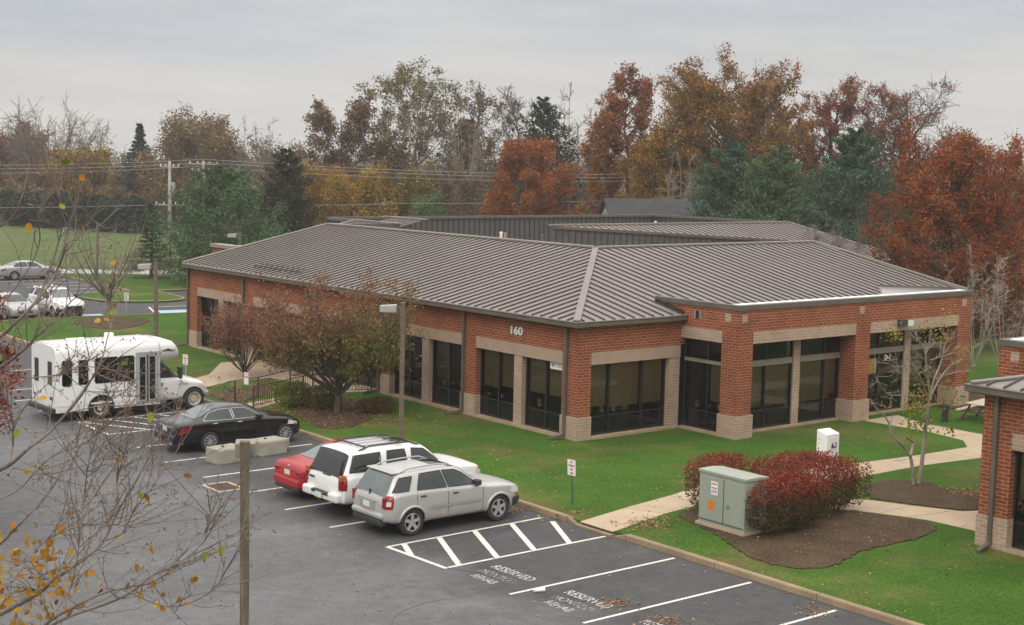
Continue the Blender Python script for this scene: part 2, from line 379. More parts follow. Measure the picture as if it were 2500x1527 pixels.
isl = [(38.2,93.4),(38.25,92.1),(38.6,90.5),(39.4,89.5),(40.6,88.9),(42,88.6),(43.3,88.9),(44.0,89.6),(44.3,90.6),(44.75,95.7),(60,95.0),(110,91),(110,96),(56,106),(44.6,112.6),(43.9,112.3),(43.25,96.6),(41,96.5),(39,95.2)]
struct(MB().prism(isl, -.02, LZ-.005).build('island_lawn', 'lawn_grass'), 'green lawn island between the far parking lot and road')
struct(MB().poly([(12,134.6,.004),(44.6,113.6,.004),(56,106.8,.004),(120,68,.004),(122,73,.004),(57.5,111.4,.004),(46.4,118.2,.004),(14,139,.004)]).build('side_road', 'pale_road'), 'pale road running past the sports field')
def kerb(name, pts, w=.16, h=.15, ramp_ends=(0, 0), side=1, joint=3.0):
    P = [Vector((p[0], p[1])) for p in pts]; Q = []
    for i in range(len(P)-1):
        n = max(1, int((P[i+1]-P[i]).length/joint)); Q += [P[i].lerp(P[i+1], j/n) for j in range(n)]
    Q.append(P[-1]); mb = MB()
    for i in range(len(Q)-1):
        a, b = Q[i], Q[i+1]; d = (b-a).normalized(); nrm = Vector((-d.y, d.x))*side; g = min(.012, (b-a).length*.02)
        a2, b2 = a+d*g, b-d*g
        h0 = .02 if (i == 0 and ramp_ends[0]) else h; h1 = .02 if (i == len(Q)-2 and ramp_ends[1]) else h
        q = [(a2, h0), (b2, h1)]
        v = []
        for p, hh in q:
            v += [(p.x, p.y, -.02), (p.x+nrm.x*.015, p.y+nrm.y*.015, max(.01, hh-.025)), (p.x+nrm.x*.04, p.y+nrm.y*.04, hh), (p.x+nrm.x*w, p.y+nrm.y*w, hh), (p.x+nrm.x*w, p.y+nrm.y*w, -.02)]
        mb.add(v, [(j, (j+1) % 5, 5+(j+1) % 5, 5+j) for j in range(5)]+[(4,3,2,1,0), (5,6,7,8,9)])
    return struct(mb.build(name, 'kerb_concrete', recalc=True), 'tan concrete kerb edging the asphalt')
kerb('kerb', [(25.62,-30),(25.6,26.75),(25.6,27.2)], side=-1, ramp_ends=(0, 1))
kerb('kerb', [(25.6,28.65),(25.61,29.1),(26.08,51),(26.62,74)]+corner[1:]+north[1:], side=-1, ramp_ends=(1, 0))
kerb('kerb', isl[:10]+[(60,95.0)], side=1, joint=2); kerb('kerb', [(44.5,112.6),(43.9,112.3),(43.25,96.6),(41,96.5)], side=-1)
def sheet(name, pts, matname, z=LZ+.004, thick=.02, smooth_curve=0, label=None):
    if smooth_curve:
        c = curve(list(pts)+[pts[0]], smooth_curve)[:-1]; pts = [(p.x, p.y) for p in c]
    if smooth_curve:
        jr = random.Random(len(pts)); pts = [(p[0]+jr.uniform(-.07, .07), p[1]+jr.uniform(-.07, .07)) for p in pts]
    return struct(MB().prism([(p[0], p[1]) for p in pts], z-thick, z).build(name, matname), label)
walkm = MATS['walk_concrete']
walks = [('footpath', [(25.62,28.55),(27.76,29.02),(29.94,29.4),(31.4,29.75),(34.5,29.75),(38.6,29.25),(41.4,28.95),(44.1,28.85),(45.1,29.7),(45.5,31.5),(45.3,34.3),(47.5,34.3),(46.85,32.4),(46.75,30.2),(46.9,28.8),(60,28.2),(60,26.9),(46,27.3),(42.7,27.5),(39.9,27.86),(37.1,27.87),(34.2,28.0),(33.2,27.2),(33.3,26.6),(34.38,25.78),(34.91,24.52),(35.53,23.3),(36.4,22.9),(36.4,21.2),(33.9,21.2),(33.81,23.24),(33.53,23.98),(33.08,24.95),(32.2,26.2),(31.2,27.5),(29.73,28.1),(28.24,27.9),(25.62,27.25)], 'pale concrete footpath crossing the lawn from the kerb ramp'),
 ('footpath', [(26.3,53.6),(28.76,55.1),(30.2,55.3),(31.2,55.4),(31.4,54.3),(31.1,52.2),(30.4,51.5),(28.33,50.4),(26.2,49.75),(26.2,48.3),(27.91,49.35),(29.76,50.2),(31.26,50.6),(33.3,49.8),(33.3,60.7),(31.6,60.7),(29.4,57.6),(26.3,55.6)], 'pale concrete entrance pad and ramp by the main door')]
for nme, pts, lb in walks:
    sheet(nme, pts, 'walk_concrete', label=lb)
jt = MB()
for a, b in (((27.7,29.0),(28.2,27.9)), ((29.9,29.4),(29.8,28.1)), ((31.9,29.7),(31.7,26.9)), ((34.5,29.7),(34.3,28)), ((33.3,24.5),(34.9,24.6)), ((33.6,23.8),(35.3,23.5)), ((39.9,29.1),(39.9,27.9)), ((42.6,28.9),(42.6,27.5)), ((45.3,30.4),(46.8,30.3)), ((45.4,32.4),(46.9,32.4)), ((28.6,55.0),(29.6,57.6)), ((31.3,55),(33.2,55)), ((31.2,52.7),(33.2,52.7)), ((29.5,51),(29.9,50.2)), ((28,50.3),(28.2,49.5))):
    jt.bar((*a, LZ+.0045), (*b, LZ+.0045), .022, .006)
struct(jt.build('footpath_joints', 'kerb_concrete'), 'scored joints across the footpath')
sheet('kerb_ramp', [(25.5,28.62),(26.3,28.72),(26.3,27.3),(25.5,27.22)], 'kerb_concrete', z=.05, thick=.06, label='lowered kerb ramp at the start of the footpath')
MU = [((28.28,27.48),(29,27.75),(29.6,27.6),(31.2,27.1),(32.4,25.9),(33.0,24.8),(33.45,23.6),(33.3,22.6),(31.65,22.15),(29.55,22.2),(27.95,21.8),(27,22.1),(26.7,22.85),(26.95,24),(27.55,25.2),(28.0,26.5)),
      ((34.6,25.8),(35.84,26.9),(37,27.0),(37.9,26.2),(37.6,25.1),(38.1,24.5),(38.6,23.4),(36.6,23.1),(35.7,23.35),(35.1,24.4)),
      ((27.5,46.9),(26.9,44.5),(27.1,43.7),(27.95,43.6),(29.4,44.6),(30.3,46.1),(31.2,48.5),(31.0,49.9),(29.5,49.6),(28.3,48.7)),
      ((27.0,52.9),(26.7,51.2),(27.0,50.4),(28.0,50.95),(29.7,52.2),(29.9,53.2),(28.6,53.3)),
      ((31.8,78.8),(32.9,80.6),(34.6,80.9),(36.4,79.2),(35.2,77),(32.9,75.1),(31.9,76.6)),
      ((47.8,106.4),(49.4,107.0),(50.6,105.6),(49.6,104.4),(48.2,104.8)),
      ((50.5,36.5),(54.8,36.8),(58,35),(54,33.4),(51,33.5))]
for pts in MU:
    sheet('mulch_bed', pts, 'mulch', z=LZ+.03, thick=.05, smooth_curve=9, label='brown bark mulch bed')
# painted markings lie 4 mm above the asphalt and belong to the lot
def line(a, b, w=.09, mt='white_paint', z=.004, name='painted_line', par=None):
    a = Vector((*a, z)); b = Vector((*b, z)); d = (b-a).normalized(); s = Vector((-d.y, d.x, 0))*w/2
    return MB().poly([a-s, b-s, b+s, a+s]).build(name, mt, lot)
for y in (14.55,17.12,19.7):
    line((20.15,y),(25.4,y))
for y0, y1 in ((22.27,22.26),(24.78,24.8),(27.32,27.35),(29.7,29.83)):
    line((20.15,y0),(25.45 if y0 < 29 else 25.3,y1))
for y in (32.17,34.53,36.95,39.45,42.1): line((19.95,y),(25.4,y+.05))
line((20.12,29.72),(20.2,27.3), .12, z=.0055)
for a, b in (((20.63,29.7),(20.16,28.7)),((21.75,29.72),(20.64,27.36)),((22.93,29.75),(21.82,27.36)),((24.22,29.78),(23.02,27.37)),((25.31,29.35),(24.21,27.37))):
    line(a, b, .155, z=.0065)
line((20.4,50.16),(25.4,50.3)); line((20.34,47.42),(25.4,47.55)); line((20.4,50.2),(20.34,47.4), z=.0055)
for k in range(5): line((20.5+k*1.0,50.1),(21.9+k*.9,47.5), .12, z=.0065)
line((20.2,44.75),(25.4,44.9))
for y in (53.2,55.8,58.4,61.0,63.6): line((20.1,y),(25.6,y+.1))
for y in (97.6,100.3,103.0,105.6,108.2): line((38.0,y),(43.1,y-.05), .12)
line((35.0,83.0),(38.6,82.5), .2); line((38.6,82.7),(39.9,86.5), .12); line((40.1,86.4),(46,85.6), .12)
MB().poly([(38.9,82.6,.0055),(41.2,82.2,.0055),(41.6,83.9,.0055),(39.4,84.2,.0055)]).build('painted_box', 'blue_paint', lot)
MB().poly([(34.0,82.9,.0055),(35.4,82.7,.0055),(35.6,84.0,.0055),(34.2,84.2,.0055)]).build('painted_box', 'blue_paint', lot)
Rz = lambda x, y: basis((0,-1,0), (1,0,0), (0,0,1), (x, y, .0045))
for x0, cy, mats in ((0,26.06,('worn_paint','faint_paint','worn_paint')),(.08,23.46,('worn_paint','faint_paint','worn_paint')),(.02,20.9,('worn_paint','worn_paint','worn_paint'))):
    text_mesh('RESERVED', .42, 'painted_lettering', mats[0], lot, Rz(21.28+x0, cy), .0008, .78, .004)
    text_mesh('MONTCO', .36, 'painted_lettering', mats[1], lot, Rz(20.80+x0, cy), .0008, .78, .0)
    text_mesh('REHAB', .36, 'painted_lettering', mats[2], lot, Rz(20.40+x0, cy), .0008, .78, .0)
cr_ = random.Random(12)
for x, y, a, n in ((15.5,22,1.5,16),(12.2,33,1.62,20),(17.6,41,.1,14),(21.0,25.5,1.57,10),(18.9,47,1.5,12),(22.4,34.9,.15,8)):
    cm = MB(); p = Vector((x, y, .0042))
    for k in range(n):
        a += cr_.uniform(-.35, .35); q = p+Vector((math.cos(a), math.sin(a), 0))*cr_.uniform(.25, .6); s_ = Vector((-math.sin(a), math.cos(a), 0))*cr_.uniform(.008, .02)
        cm.poly([p-s_, q-s_, q+s_, p+s_]); p = q
    cm.build('sealed_crack', 'rubber_tar', lot)
gr = thing('drain_grate', 'dark rectangular storm drain grate set in the asphalt behind the red sedan', 'drain', (19.85,38.0,0))
fr = MB().box(19.4,37.4,.003,19.5,38.55,.012).box(20.2,37.4,.003,20.3,38.55,.012).box(19.5,37.4,.003,20.2,37.5,.012).box(19.5,38.45,.003,20.2,38.55,.012)
fr.build('frame', 'walk_concrete', gr, world=True)
g2 = MB().box(19.5,37.5,.002,20.2,38.45,.004)
for k in range(14): g2.box(19.5, 37.53+k*.066, .004, 20.2, 37.565+k*.066, .010, 1)
g2.build('grating', ['dark_frame', 'wood_dark'], gr, world=True)
mh = MB().lathe([(.001,.006),(.30,.006),(.31,.012),(.36,.012),(.38,.002)], 24, c=(16.46,28.48,0)).build('manhole_cover', 'asphalt')
tag(mh, 'round manhole cover flush in the asphalt aisle right of the brown post', 'manhole cover')

# ------------------------------------------------------------------ the brick offices
SL = (6.22-4.35)/8.48
zl = lambda x, y: 4.35+SL*(x-32.7)
zr = lambda x, y: 6.22-SL*(45.4-y)
def clip(poly, axis, c):
    xs = []
    for i in range(len(poly)):
        a, b = poly[i], poly[(i+1) % len(poly)]
        if (a[axis]-c)*(b[axis]-c) < 0:
            t = (c-a[axis])/(b[axis]-a[axis]); xs.append(a[1-axis]+t*(b[1-axis]-a[1-axis]))
    xs.sort(); return [(xs[i], xs[i+1]) for i in range(0, len(xs)-1, 2)]
def seam_roof(mb, T, poly, zf, axis, sp=.48, start=None):   # standing seam panels; seams run across `axis`
    mb.prism([T(*p) for p in poly], lambda p: zf2(p, zf, T)-.08, lambda p: zf2(p, zf, T), 0)
    lo, hi = min(p[axis] for p in poly), max(p[axis] for p in poly); c = (start if start else lo+.2)
    while c < hi:
        for a, b in clip(poly, axis, c):
            if b-a > .1:
                p, q = ((c, a), (c, b)) if axis == 0 else ((a, c), (b, c))
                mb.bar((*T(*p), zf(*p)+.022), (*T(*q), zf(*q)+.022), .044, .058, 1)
        c += sp
def zf2(p, zf, T): return zf(*T.inv(p[0], p[1]))
class Tr:
    def __init__(s, mir): s.mir = mir
    def __call__(s, x, y): return (x-.37, 20.95+37.13-y) if s.mir else (x, y)
    inv = lambda s, x, y: (x+.37, 20.95+37.13-y) if s.mir else (x, y)
def bx(mb, T, x0, y0, z0, x1, y1, z1, mi=0):
    a, b = T(x0, y0), T(x1, y1); return mb.box(a[0], a[1], z0, b[0], b[1], z1, mi)
rng0 = random.Random(5)
def window(par, T, face, u0, u1, z0, z1, depth, mulls=(), bar=None, blind=None, panes=None, spand=.85):
    """face 'x' looks to -x with u along y; face 'y' looks to -y with u along x; depth is the plane of the glass"""
    def P(mb, ua, ub, za, zb, d0, d1, mi=0):
        if face == 'x': bx(mb, T, depth+d0, ua, za, depth+d1, ub, zb, mi)
        else: bx(mb, T, ua, depth+d0, za, ub, depth+d1, zb, mi)
    f = MB(); w = .05
    P(f, u0, u0+w, z0, z1, -.05, .05); P(f, u1-w, u1, z0, z1, -.05, .05)
    P(f, u0+w, u1-w, z0, z0+.06, -.05, .05); P(f, u0+w, u1-w, z1-w, z1, -.05, .05)
    for mu in mulls: P(f, mu-.032, mu+.032, z0+.06, z1-w, -.055, .05)
    P(f, u0+w, u1-w, spand-.02, spand+.03, -.03, .03)
    if bar: P(f, u0+w, u1-w, bar[0], bar[1], -.10, .04, 1)
    fo = f.build('window', ['dark_frame', 'bronze_bar'], par, world=True)
    p = MB(); q4 = ((u0+w, spand+.03), (u1-w, spand+.03), (u1-w, z1-w), (u0+w, z1-w))
    p.poly([(*T(depth, u), z) if face == 'x' else (*T(u, depth), z) for u, z in (q4 if (face == 'y') != T.mir else q4[::-1])]); p.build('pane', 'window_glass', fo, world=True)
    s = MB(); P(s, u0+w, u1-w, z0+.06, spand-.02, 0, .02); s.build('spandrel_panel', 'spandrel_glass', fo, world=True)
    if blind is not None:
        edges = [u0+w]+sorted(mulls)+[u1-w]; q = MB(); top = (bar[0]-.02) if bar else z1-.03
        for i in range(len(edges)-1):
            bz = blind if not isinstance(blind, (list, tuple)) else blind[i]
            if bz is not None: P(q, edges[i]+.03, edges[i+1]-.03, bz, top, .10, .115)
        if q.v: q.build('blind', 'blind', fo, world=True)
    i = MB()
    for k in range(int((u1-u0)/.28)):                       # things standing on the inside ledge
        if rng0.random() < .5:
            u = u0+.2+k*.28; P(i, u, u+rng0.uniform(.06,.2), spand+.05, spand+.05+rng0.uniform(.08,.3), .3, .4)
    if i.v: i.build('ledge_objects', 'desk_stuff', fo, world=True)
    return fo
def downpipe(par, T, x, y, top=4.08, nx=-1, kick=True):
    d = MB(); bx(d, T, x-.11, y-.055, .24, x-.01, y+.055, top)
    a = T(x-.06, y); b = T(x-.75, y+.12)
    if kick: d.bar((a[0], a[1], .25), (b[0], b[1], .16), .11, .09, 0)
    for z in (1.2, 2.8): bx(d, T, x-.12, y-.075, z, x-.005, y+.075, z+.04)
    return d.build('downpipe', 'bronze_trim', par, world=True)
def office(T, full):
    # ---- left (entrance) wall, facing -x, u = y
    R = thing('office_building', 'single storey red brick office with standing seam metal roof and number 160' if full else 'second red brick office cut off by the frame edge beside the footpath', 'building', (*T(33.05,37.13), LZ))
    X0, Y0 = 33.05, 37.13; yend = 66.95 if full else 52
    P_ = [(37.13,37.98),(42.98,43.85),(48.75,49.6),(54.5,55.35),(60.25,61.1),(66.0,66.95)]
    if not full: P_ = P_[:3]+[(51.2,52)]
    b = MB(); 
    bx(b, T, X0, Y0, 3.2, X0+.4, yend, 4.25)                                        # brick above the lintels
    for i, (a, c) in enumerate(P_):
        bx(b, T, X0-.012, a, .95, X0+.4, c, 3.2)
    bx(b, T, X0+.4, Y0, 3.2, 38.45, Y0+.4, 4.25)                                    # right hand wall, facing -y
    bx(b, T, X0+.4, Y0-.012, .95, 33.63, Y0+.4, 3.2)
    b.build('wall', 'red_brick', R, world=True)
    def pier(*boxes):
        t = MB()
        for q in boxes: bx(t, T, *q)
        t.build('pier', 'tan_brick', R, world=True)
    for k, (a, c) in enumerate(P_):
        pier(*([(X0-.055, a-.03, LZ-.1, X0+.4, c+.03, .95)]+([(X0+.4, Y0-.055, LZ-.1, 33.66, Y0+.4, .95)] if k == 0 else [])))
    for i in range(len(P_)-1):
        m_ = (P_[i][1]+P_[i+1][0])/2; pier((X0+.02, m_-.225, .2, X0+.32, m_+.225, 2.76))
    pier((37.52, Y0+.02, .2, 38.05, Y0+.35, 2.76))
    l = MB()
    for i in range(len(P_)-1): bx(l, T, X0-.004, P_[i][1], 2.76, X0+.38, P_[i+1][0], 3.2)
    bx(l, T, 33.63, Y0-.004, 2.76, 38.05, Y0+.38, 3.2)
    l.build('lintel', 'tan_lintel' if full else 'tan_brick', R, world=True)
    s = MB(); 
    for i in range(len(P_)-1): bx(s, T, X0-.09, P_[i][1]+.03, LZ-.1, X0+.36, P_[i+1][0]-.03, .2)
    bx(s, T, 33.66, Y0-.09, LZ-.1, 38.05, Y0+.36, .2)
    s.build('sill', 'sill_concrete', R, world=True)
    bl = {0: [(1.45,1.45),(1.42,1.3)], 1: [(None,1.25),(None,None)], 2: [(1.4,1.2),(1.4,None)], 4: [(None,1.3),(1.3,None)]}
    for i in range(len(P_)-1):
        a, c = P_[i][1], P_[i+1][0]; m_ = (a+c)/2
        for k, (u0, u1) in enumerate(((a, m_-.225), (m_+.225, c))):
            if full and i == 3: break
            bq = bl.get(i, [(None, None)]*2)[k]
            window(R, T, 'x', u0, u1, .2, 2.76, X0+.27, ((u0+u1)/2,), None, bq)
    if full:                                                                       # the entrance bay
        a, c = P_[3][1], P_[4][0]; m_ = 57.85
        for u0, u1 in ((a, m_-.225), (m_+.225, c)):
            window(R, T, 'x', u0, u1, 2.2, 2.76, X0+.27, ((u0+u1)/2,), None, None, spand=2.28)
            dw = u0+(u1-u0)*.52
            window(R, T, 'x', dw, u1, .2, 2.2, X0+.27, (), None, None, spand=.3)
            d = MB()
            for ya, yb, za, zb in ((u0, u0+.08, .2, 2.2), (dw-.08, dw, .2, 2.2), (u0+.08, dw-.08, .2, .45), (u0+.08, dw-.08, 2.05, 2.2)): bx(d, T, X0+.22, ya, za, X0+.3, yb, zb)
            do = d.build('door', 'bronze_trim', R, world=True)
            q = MB(); bx(q, T, X0+.25, u0+.08, .45, X0+.26, dw-.08, 2.05); q.build('pane', 'window_glass', do, world=True)
            h = MB(); bx(h, T, X0+.14, dw-.17, .95, X0+.17, dw-.13, 1.35); bx(h, T, X0+.17, dw-.17, 1.0, X0+.22, dw-.13, 1.03); bx(h, T, X0+.17, dw-.17, 1.27, X0+.22, dw-.13, 1.3); h.build('handle', 'galv', do, world=True)
    window(R, T, 'y', 33.63, 37.52, .2, 2.76, Y0+.27, (34.72, 36.33), None, (1.2, 1.12, 1.12))
    # ---- projecting block with parapet
    X2, Y2 = 38.05, 34.32; XE = 52.2
    b = MB()
    bx(b, T, X2, Y2, 3.93, XE, Y2+.4, 4.72); bx(b, T, X2, Y2+.4, 3.93, X2+.4, 38.4, 4.72)
    bx(b, T, X2, Y2, .95, 38.84, Y2+.78, 3.93)
    bx(b, T, 44.66, Y2, .95, 45.54, Y2+.78, 3.93); bx(b, T, 51.3, Y2, .95, XE, Y2+.78, 3.93)
    bx(b, T, X2+.02, 37.13, 3.5, X2+.4, 38.4, 3.93)
    bx(b, T, XE-.4, Y2+.4, 3.93, XE, 37.1, 4.72); bx(b, T, XE-.4, Y2+.78, LZ, XE, 37.5, 3.93)
    bx(b, T, XE, 37.1, LZ, 55.9, 37.5, 4.2); bx(b, T, 55.5, 37.5, LZ, 55.9, 54, 4.2)
    b.build('wall', 'red_brick', R, world=True)
    WY = Y2+.72
    for q in ((X2-.06, Y2-.06, LZ-.1, 38.9, Y2+.84, .95), (44.6, Y2-.06, LZ-.1, 45.6, Y2+.84, .95), (51.24, Y2-.06, LZ-.1, XE+.06, Y2+.84, .95), (41.87, WY-.06, .2, 42.25, WY+.3, 3.5), (48.68, WY-.06, .2, 49.1, WY+.3, 3.5)): pier(q)
    l = MB(); bx(l, T, 38.84, Y2-.004, 3.5, 44.66, Y2+.78, 3.93); bx(l, T, 45.54, Y2-.004, 3.5, 51.3, Y2+.78, 3.93); bx(l, T, X2-.004, Y2+.78, 3.5, X2+.4, 37.13, 3.93)
    for x, y, fx in ((X2, 34.84, 1), (38.35, Y2, 0), (44.97, Y2, 0), (51.67, Y2, 0)):
        if fx: bx(l, T, x-.008, y-.14, 4.29, x+.03, y+.14, 4.57)
        else: bx(l, T, x-.14, y-.008, 4.29, x+.14, y+.03, 4.57)
    l.build('lintel', 'tan_brick', R, world=True)
    s = MB(); bx(s, T, 38.9, WY-.16, LZ-.1, 44.6, WY+.2, .2); bx(s, T, 45.6, WY-.16, LZ-.1, 51.24, WY+.2, .2); bx(s, T, X2-.05, Y2+.84, LZ-.1, X2+.3, 37.1, .2); s.build('sill', 'sill_concrete', R, world=True)
    window(R, T, 'x', Y2+.78, 37.13, .2, 3.5, X2+.27, (35.95,), (2.64,2.76), (1.25, None))
    for u0, u1, mu, bq in ((38.84,41.87,40.38,(1.0,1.0)), (42.25,44.66,43.75,(.98,1.15)), (45.54,48.68,47.1,None), (49.1,51.3,50.2,(1.2,1.2))):
        window(R, T, 'y', u0, u1, .2, 3.5, WY+.05, (mu,), (2.53,2.75), bq, spand=.86)
    c = MB(); bx(c, T, X2-.05, Y2-.05, 4.72, XE+.05, Y2+.18, 4.9); bx(c, T, X2-.05, Y2+.18, 4.72, X2+.2, 38.5, 4.9); bx(c, T, XE-.2, Y2+.18, 4.72, XE+.05, 37.1, 4.9)
    c.build('coping', 'bronze_trim', R, world=True)
    w_ = MB(); bx(w_, T, X2+.2, Y2+.18, 4.62, XE-.2, Y2+.50, 4.912)
    if full:
        w_.add([(47.45,35.2,4.75),(51.9,35.2,4.75),(51.9,35.2,4.93),(47.2,35.2,5.20),(47.45,35.3,4.75),(51.9,35.3,4.75),(51.9,35.3,4.93),(47.2,35.3,5.20)], [(3,2,1,0),(4,5,6,7),(0,1,5,4),(1,2,6,5),(2,3,7,6),(3,0,4,7)])
    w_.build('parapet_lining', 'white_membrane', R, world=True)
    # ---- roofs
    rf = MB(); ye = yend-.05
    seam_roof(rf, T, [(32.7,36.9),(41.18,45.38),(41.18,ye),(32.7,ye)], zl, 1, start=37.4)
    seam_roof(rf, T, [(32.7,36.9),(38.02,36.9),(38.3,36.9),(38.3,35.3),(52.0,35.3),(52.0,38.75),(56.0,37.5),(56.6,37.45),(55.45,45.4),(41.18,45.38)], zr, 0, start=33.05)
    ro = rf.build('roof', ['roof_metal', 'roof_rib_shaded'], R, world=True)
    cp = MB(); up = lambda p, z: (*T(*p), z)
    cp.bar(up((32.72,36.92), 4.385), up((41.18,45.38), 6.25), .25, .05, 1); cp.bar(up((41.2,45.3), 6.26), up((41.2,ye), 6.26), .32, .07); cp.bar(up((41.2,45.42), 6.26), up((55.5,45.45), 6.26), .3, .07)
    cp.bar(up((55.45,45.4), 6.26), up((56.58,37.45), zr(0,37.45)+.05), .14, .1); cp.bar(up((32.7,ye), 4.38), up((41.2,ye), 6.25), .16, .09)
    cp.build('ridge_cap', ['roof_cap', 'hip_cap'], ro, world=True)
    if full: 
        ec = MB(); ec.bar((47.1,35.15,5.23), (52.0,35.15,4.95), .12, .07); ec.build('edge_trim', 'bronze_trim', ro, world=True)
        sg = MB(); sg.bar((33.42,56.5,4.63),(33.42,60.9,4.63), .05, .05); sg.bar((33.8,56.5,4.70),(33.8,60.9,4.70), .03, .03)
        for k in range(10): sg.bar((33.42,56.6+k*.47,4.5),(33.42,56.6+k*.47,4.63), .03, .03, 0, (1,0,0))
        sg.build('snow_guard', 'roof_rib_shaded', ro, world=True)
    fl = MB(); a = T(38.05, 37.0); bq = T(38.02, 38.4)
    fl.bar((a[0]-.06, a[1], 4.4), (bq[0]-.06, bq[1], 4.78), .14, .12); fl.build('flashing', 'dark_frame', ro, world=True)
    g = MB(); bx(g, T, 32.60, 36.80, 4.15, 32.76, ye, 4.33); bx(g, T, 32.76, 36.80, 4.15, 38.03, 36.96, 4.33); bx(g, T, 32.58, 36.78, 4.30, 32.76, ye, 4.345); bx(g, T, 32.76, 36.78, 4.30, 38.03, 36.95, 4.345)
    bx(g, T, 32.7, 36.9, 4.12, X0+.1, ye, 4.15); bx(g, T, X0, 36.9, 4.12, 38.03, Y0+.1, 4.15)
    g.build('gutter', 'bronze_trim', R, world=True, bevel=.02)
    for y in ((37.73,43.68,49.48,55.2,61.11,66.9) if full else (37.55,43.68)): downpipe(R, T, X0-.02, y)
    # ---- inside: floor, ceiling, back walls
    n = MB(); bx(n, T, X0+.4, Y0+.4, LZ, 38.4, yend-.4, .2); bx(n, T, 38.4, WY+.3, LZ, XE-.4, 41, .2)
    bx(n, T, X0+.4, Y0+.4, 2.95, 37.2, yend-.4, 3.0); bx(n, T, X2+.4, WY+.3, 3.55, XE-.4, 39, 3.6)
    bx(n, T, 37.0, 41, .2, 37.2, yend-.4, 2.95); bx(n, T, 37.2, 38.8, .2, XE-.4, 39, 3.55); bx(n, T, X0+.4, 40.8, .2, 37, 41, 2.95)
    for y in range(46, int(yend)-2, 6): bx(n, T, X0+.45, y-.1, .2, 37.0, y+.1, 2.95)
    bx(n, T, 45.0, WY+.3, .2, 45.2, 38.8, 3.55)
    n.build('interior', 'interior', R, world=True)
    return R
T1 = Tr(False); OFF = office(T1, True)
b2 = office(Tr(True), False)
# back wings of the first office, seen over its ridge
zb = lambda x, y: 6.22-SL*(62.6-y)
rb = MB()
seam_roof(rb, T1, [(53.4,62.6),(69.06,58.66),(69.3,54.1),(75.0,54.1),(73.7,62.6)], zb, 0, .5)
z5 = lambda x, y: 6.22-SL*(45.45-x)
seam_roof(rb, T1, [(37,66.95),(45.45,66.95),(45.45,70.8),(37,70.8)], z5, 1)
z6 = lambda x, y: 6.22-SL*(50.2-x)
seam_roof(rb, T1, [(41.8,70.85),(50.2,70.85),(50.2,74.8),(41.8,74.8)], z6, 1)
ro = rb.build('roof', ['roof_metal', 'roof_rib_shaded'], OFF, world=True)
cp = MB(); cp.bar((53.3,62.65,6.26),(73.8,62.6,6.26), .3, .08); cp.bar((73.75,62.6,6.24),(75.05,54.1,4.38), .16, .1)
cp.bar((45.5,66.5,6.25),(45.5,70.8,6.25), .3, .07); cp.bar((37,70.8,4.38),(45.5,70.8,6.25), .16, .1); cp.bar((50.25,70.5,6.25),(50.25,74.8,6.25), .3, .07); cp.bar((41.8,74.8,4.38),(50.25,74.8,6.25), .16, .1)
cp.build('ridge_cap', 'roof_cap', ro, world=True)
def screen(mb, a, b, z0a, z1a, z1b, t=.15, sp=.42):
    a = Vector(a); b = Vector(b); d = (b-a).normalized(); nrm = Vector((-d.y, d.x))*t
    q = [(a, z1a), (b, z1b)]; v = []
    for p, z1 in q: v += [(p.x, p.y, z0a), (p.x, p.y, z1), (p.x+nrm.x, p.y+nrm.y, z1), (p.x+nrm.x, p.y+nrm.y, z0a)]
    mb.add(v, [(0,1,5,4),(1,2,6,5),(2,3,7,6),(3,0,4,7),(3,2,1,0),(4,5,6,7)], 0)
    L = (b-a).length; k = .2
    while k < L:
        p = a+d*k; z1 = z1a+(z1b-z1a)*k/L
        mb.bar((p.x-nrm.x*.1, p.y-nrm.y*.1, z0a), (p.x-nrm.x*.1, p.y-nrm.y*.1, z1-.12), .05, .05, 1, (d.x, d.y, 0)); k += sp
    mb.bar((a.x, a.y, z1a-.03), (b.x, b.y, z1b-.03), .26, .16, 2)
sc = MB()
screen(sc, (45.6,74.2), (72.95,74.2), 3.9, 6.22, 6.22); screen(sc, (72.95,74.2), (73.9,62.8), 3.9, 6.22, 6.22)
screen(sc, (53.4,62.5), (69.06,58.56), 3.7, 6.17, 5.32); screen(sc, (69.06,58.56), (69.3,54.2), 3.7, 5.32, 4.5); screen(sc, (45.75,74.1), (45.75,66.9), 3.7, 6.2, 6.2)
screen(sc, (45.75,66.8), (41.5,66.8), 3.7, 6.2, 6.2); screen(sc, (41.45,66.8), (41.45,45.7), 3.7, 6.15, 6.15); screen(sc, (41.5,45.65), (55.4,45.65), 3.7, 6.15, 6.15)
sc.build('roof_screen', ['screen_metal', 'screen_rib', 'bronze_trim'], OFF, world=True, recalc=True)
dk = MB().prism([(41.3,45.6),(55.4,45.6),(55.6,54),(69.2,54.3),(69.0,58.7),(73,62.8),(73,74.1),(41.3,74.1)], 3.55, 3.72); dk.build('flat_roof', 'deck_gravel', OFF, world=True)
bw = MB().box(69.5,54.5,LZ,74.6,54.9,4.3).box(74.2,54.9,LZ,74.6,74,4.3).box(33.5,66.55,LZ,45,66.9,3.9).box(36.1,68.0,LZ,36.5,70.4,4.9).box(36.5,68.0,LZ,40.2,68.4,4.9).box(37.4,70.4,LZ,50,70.75,4.0).box(42.2,74.4,LZ,74.6,74.8,4.2)
bw.box(55.9,54,LZ,69.5,54.4,3.8); bw.build('wall', 'red_brick', OFF, world=True)
MB().box(36.0,67.9,4.9,36.6,70.4,5.08).box(36.6,67.9,4.9,40.3,68.5,5.08).build('coping', 'roof_cap', OFF, world=True)
MB().box(68.9,53.95,4.15,75.1,54.12,4.33).build('gutter', 'bronze_trim', OFF, world=True); 
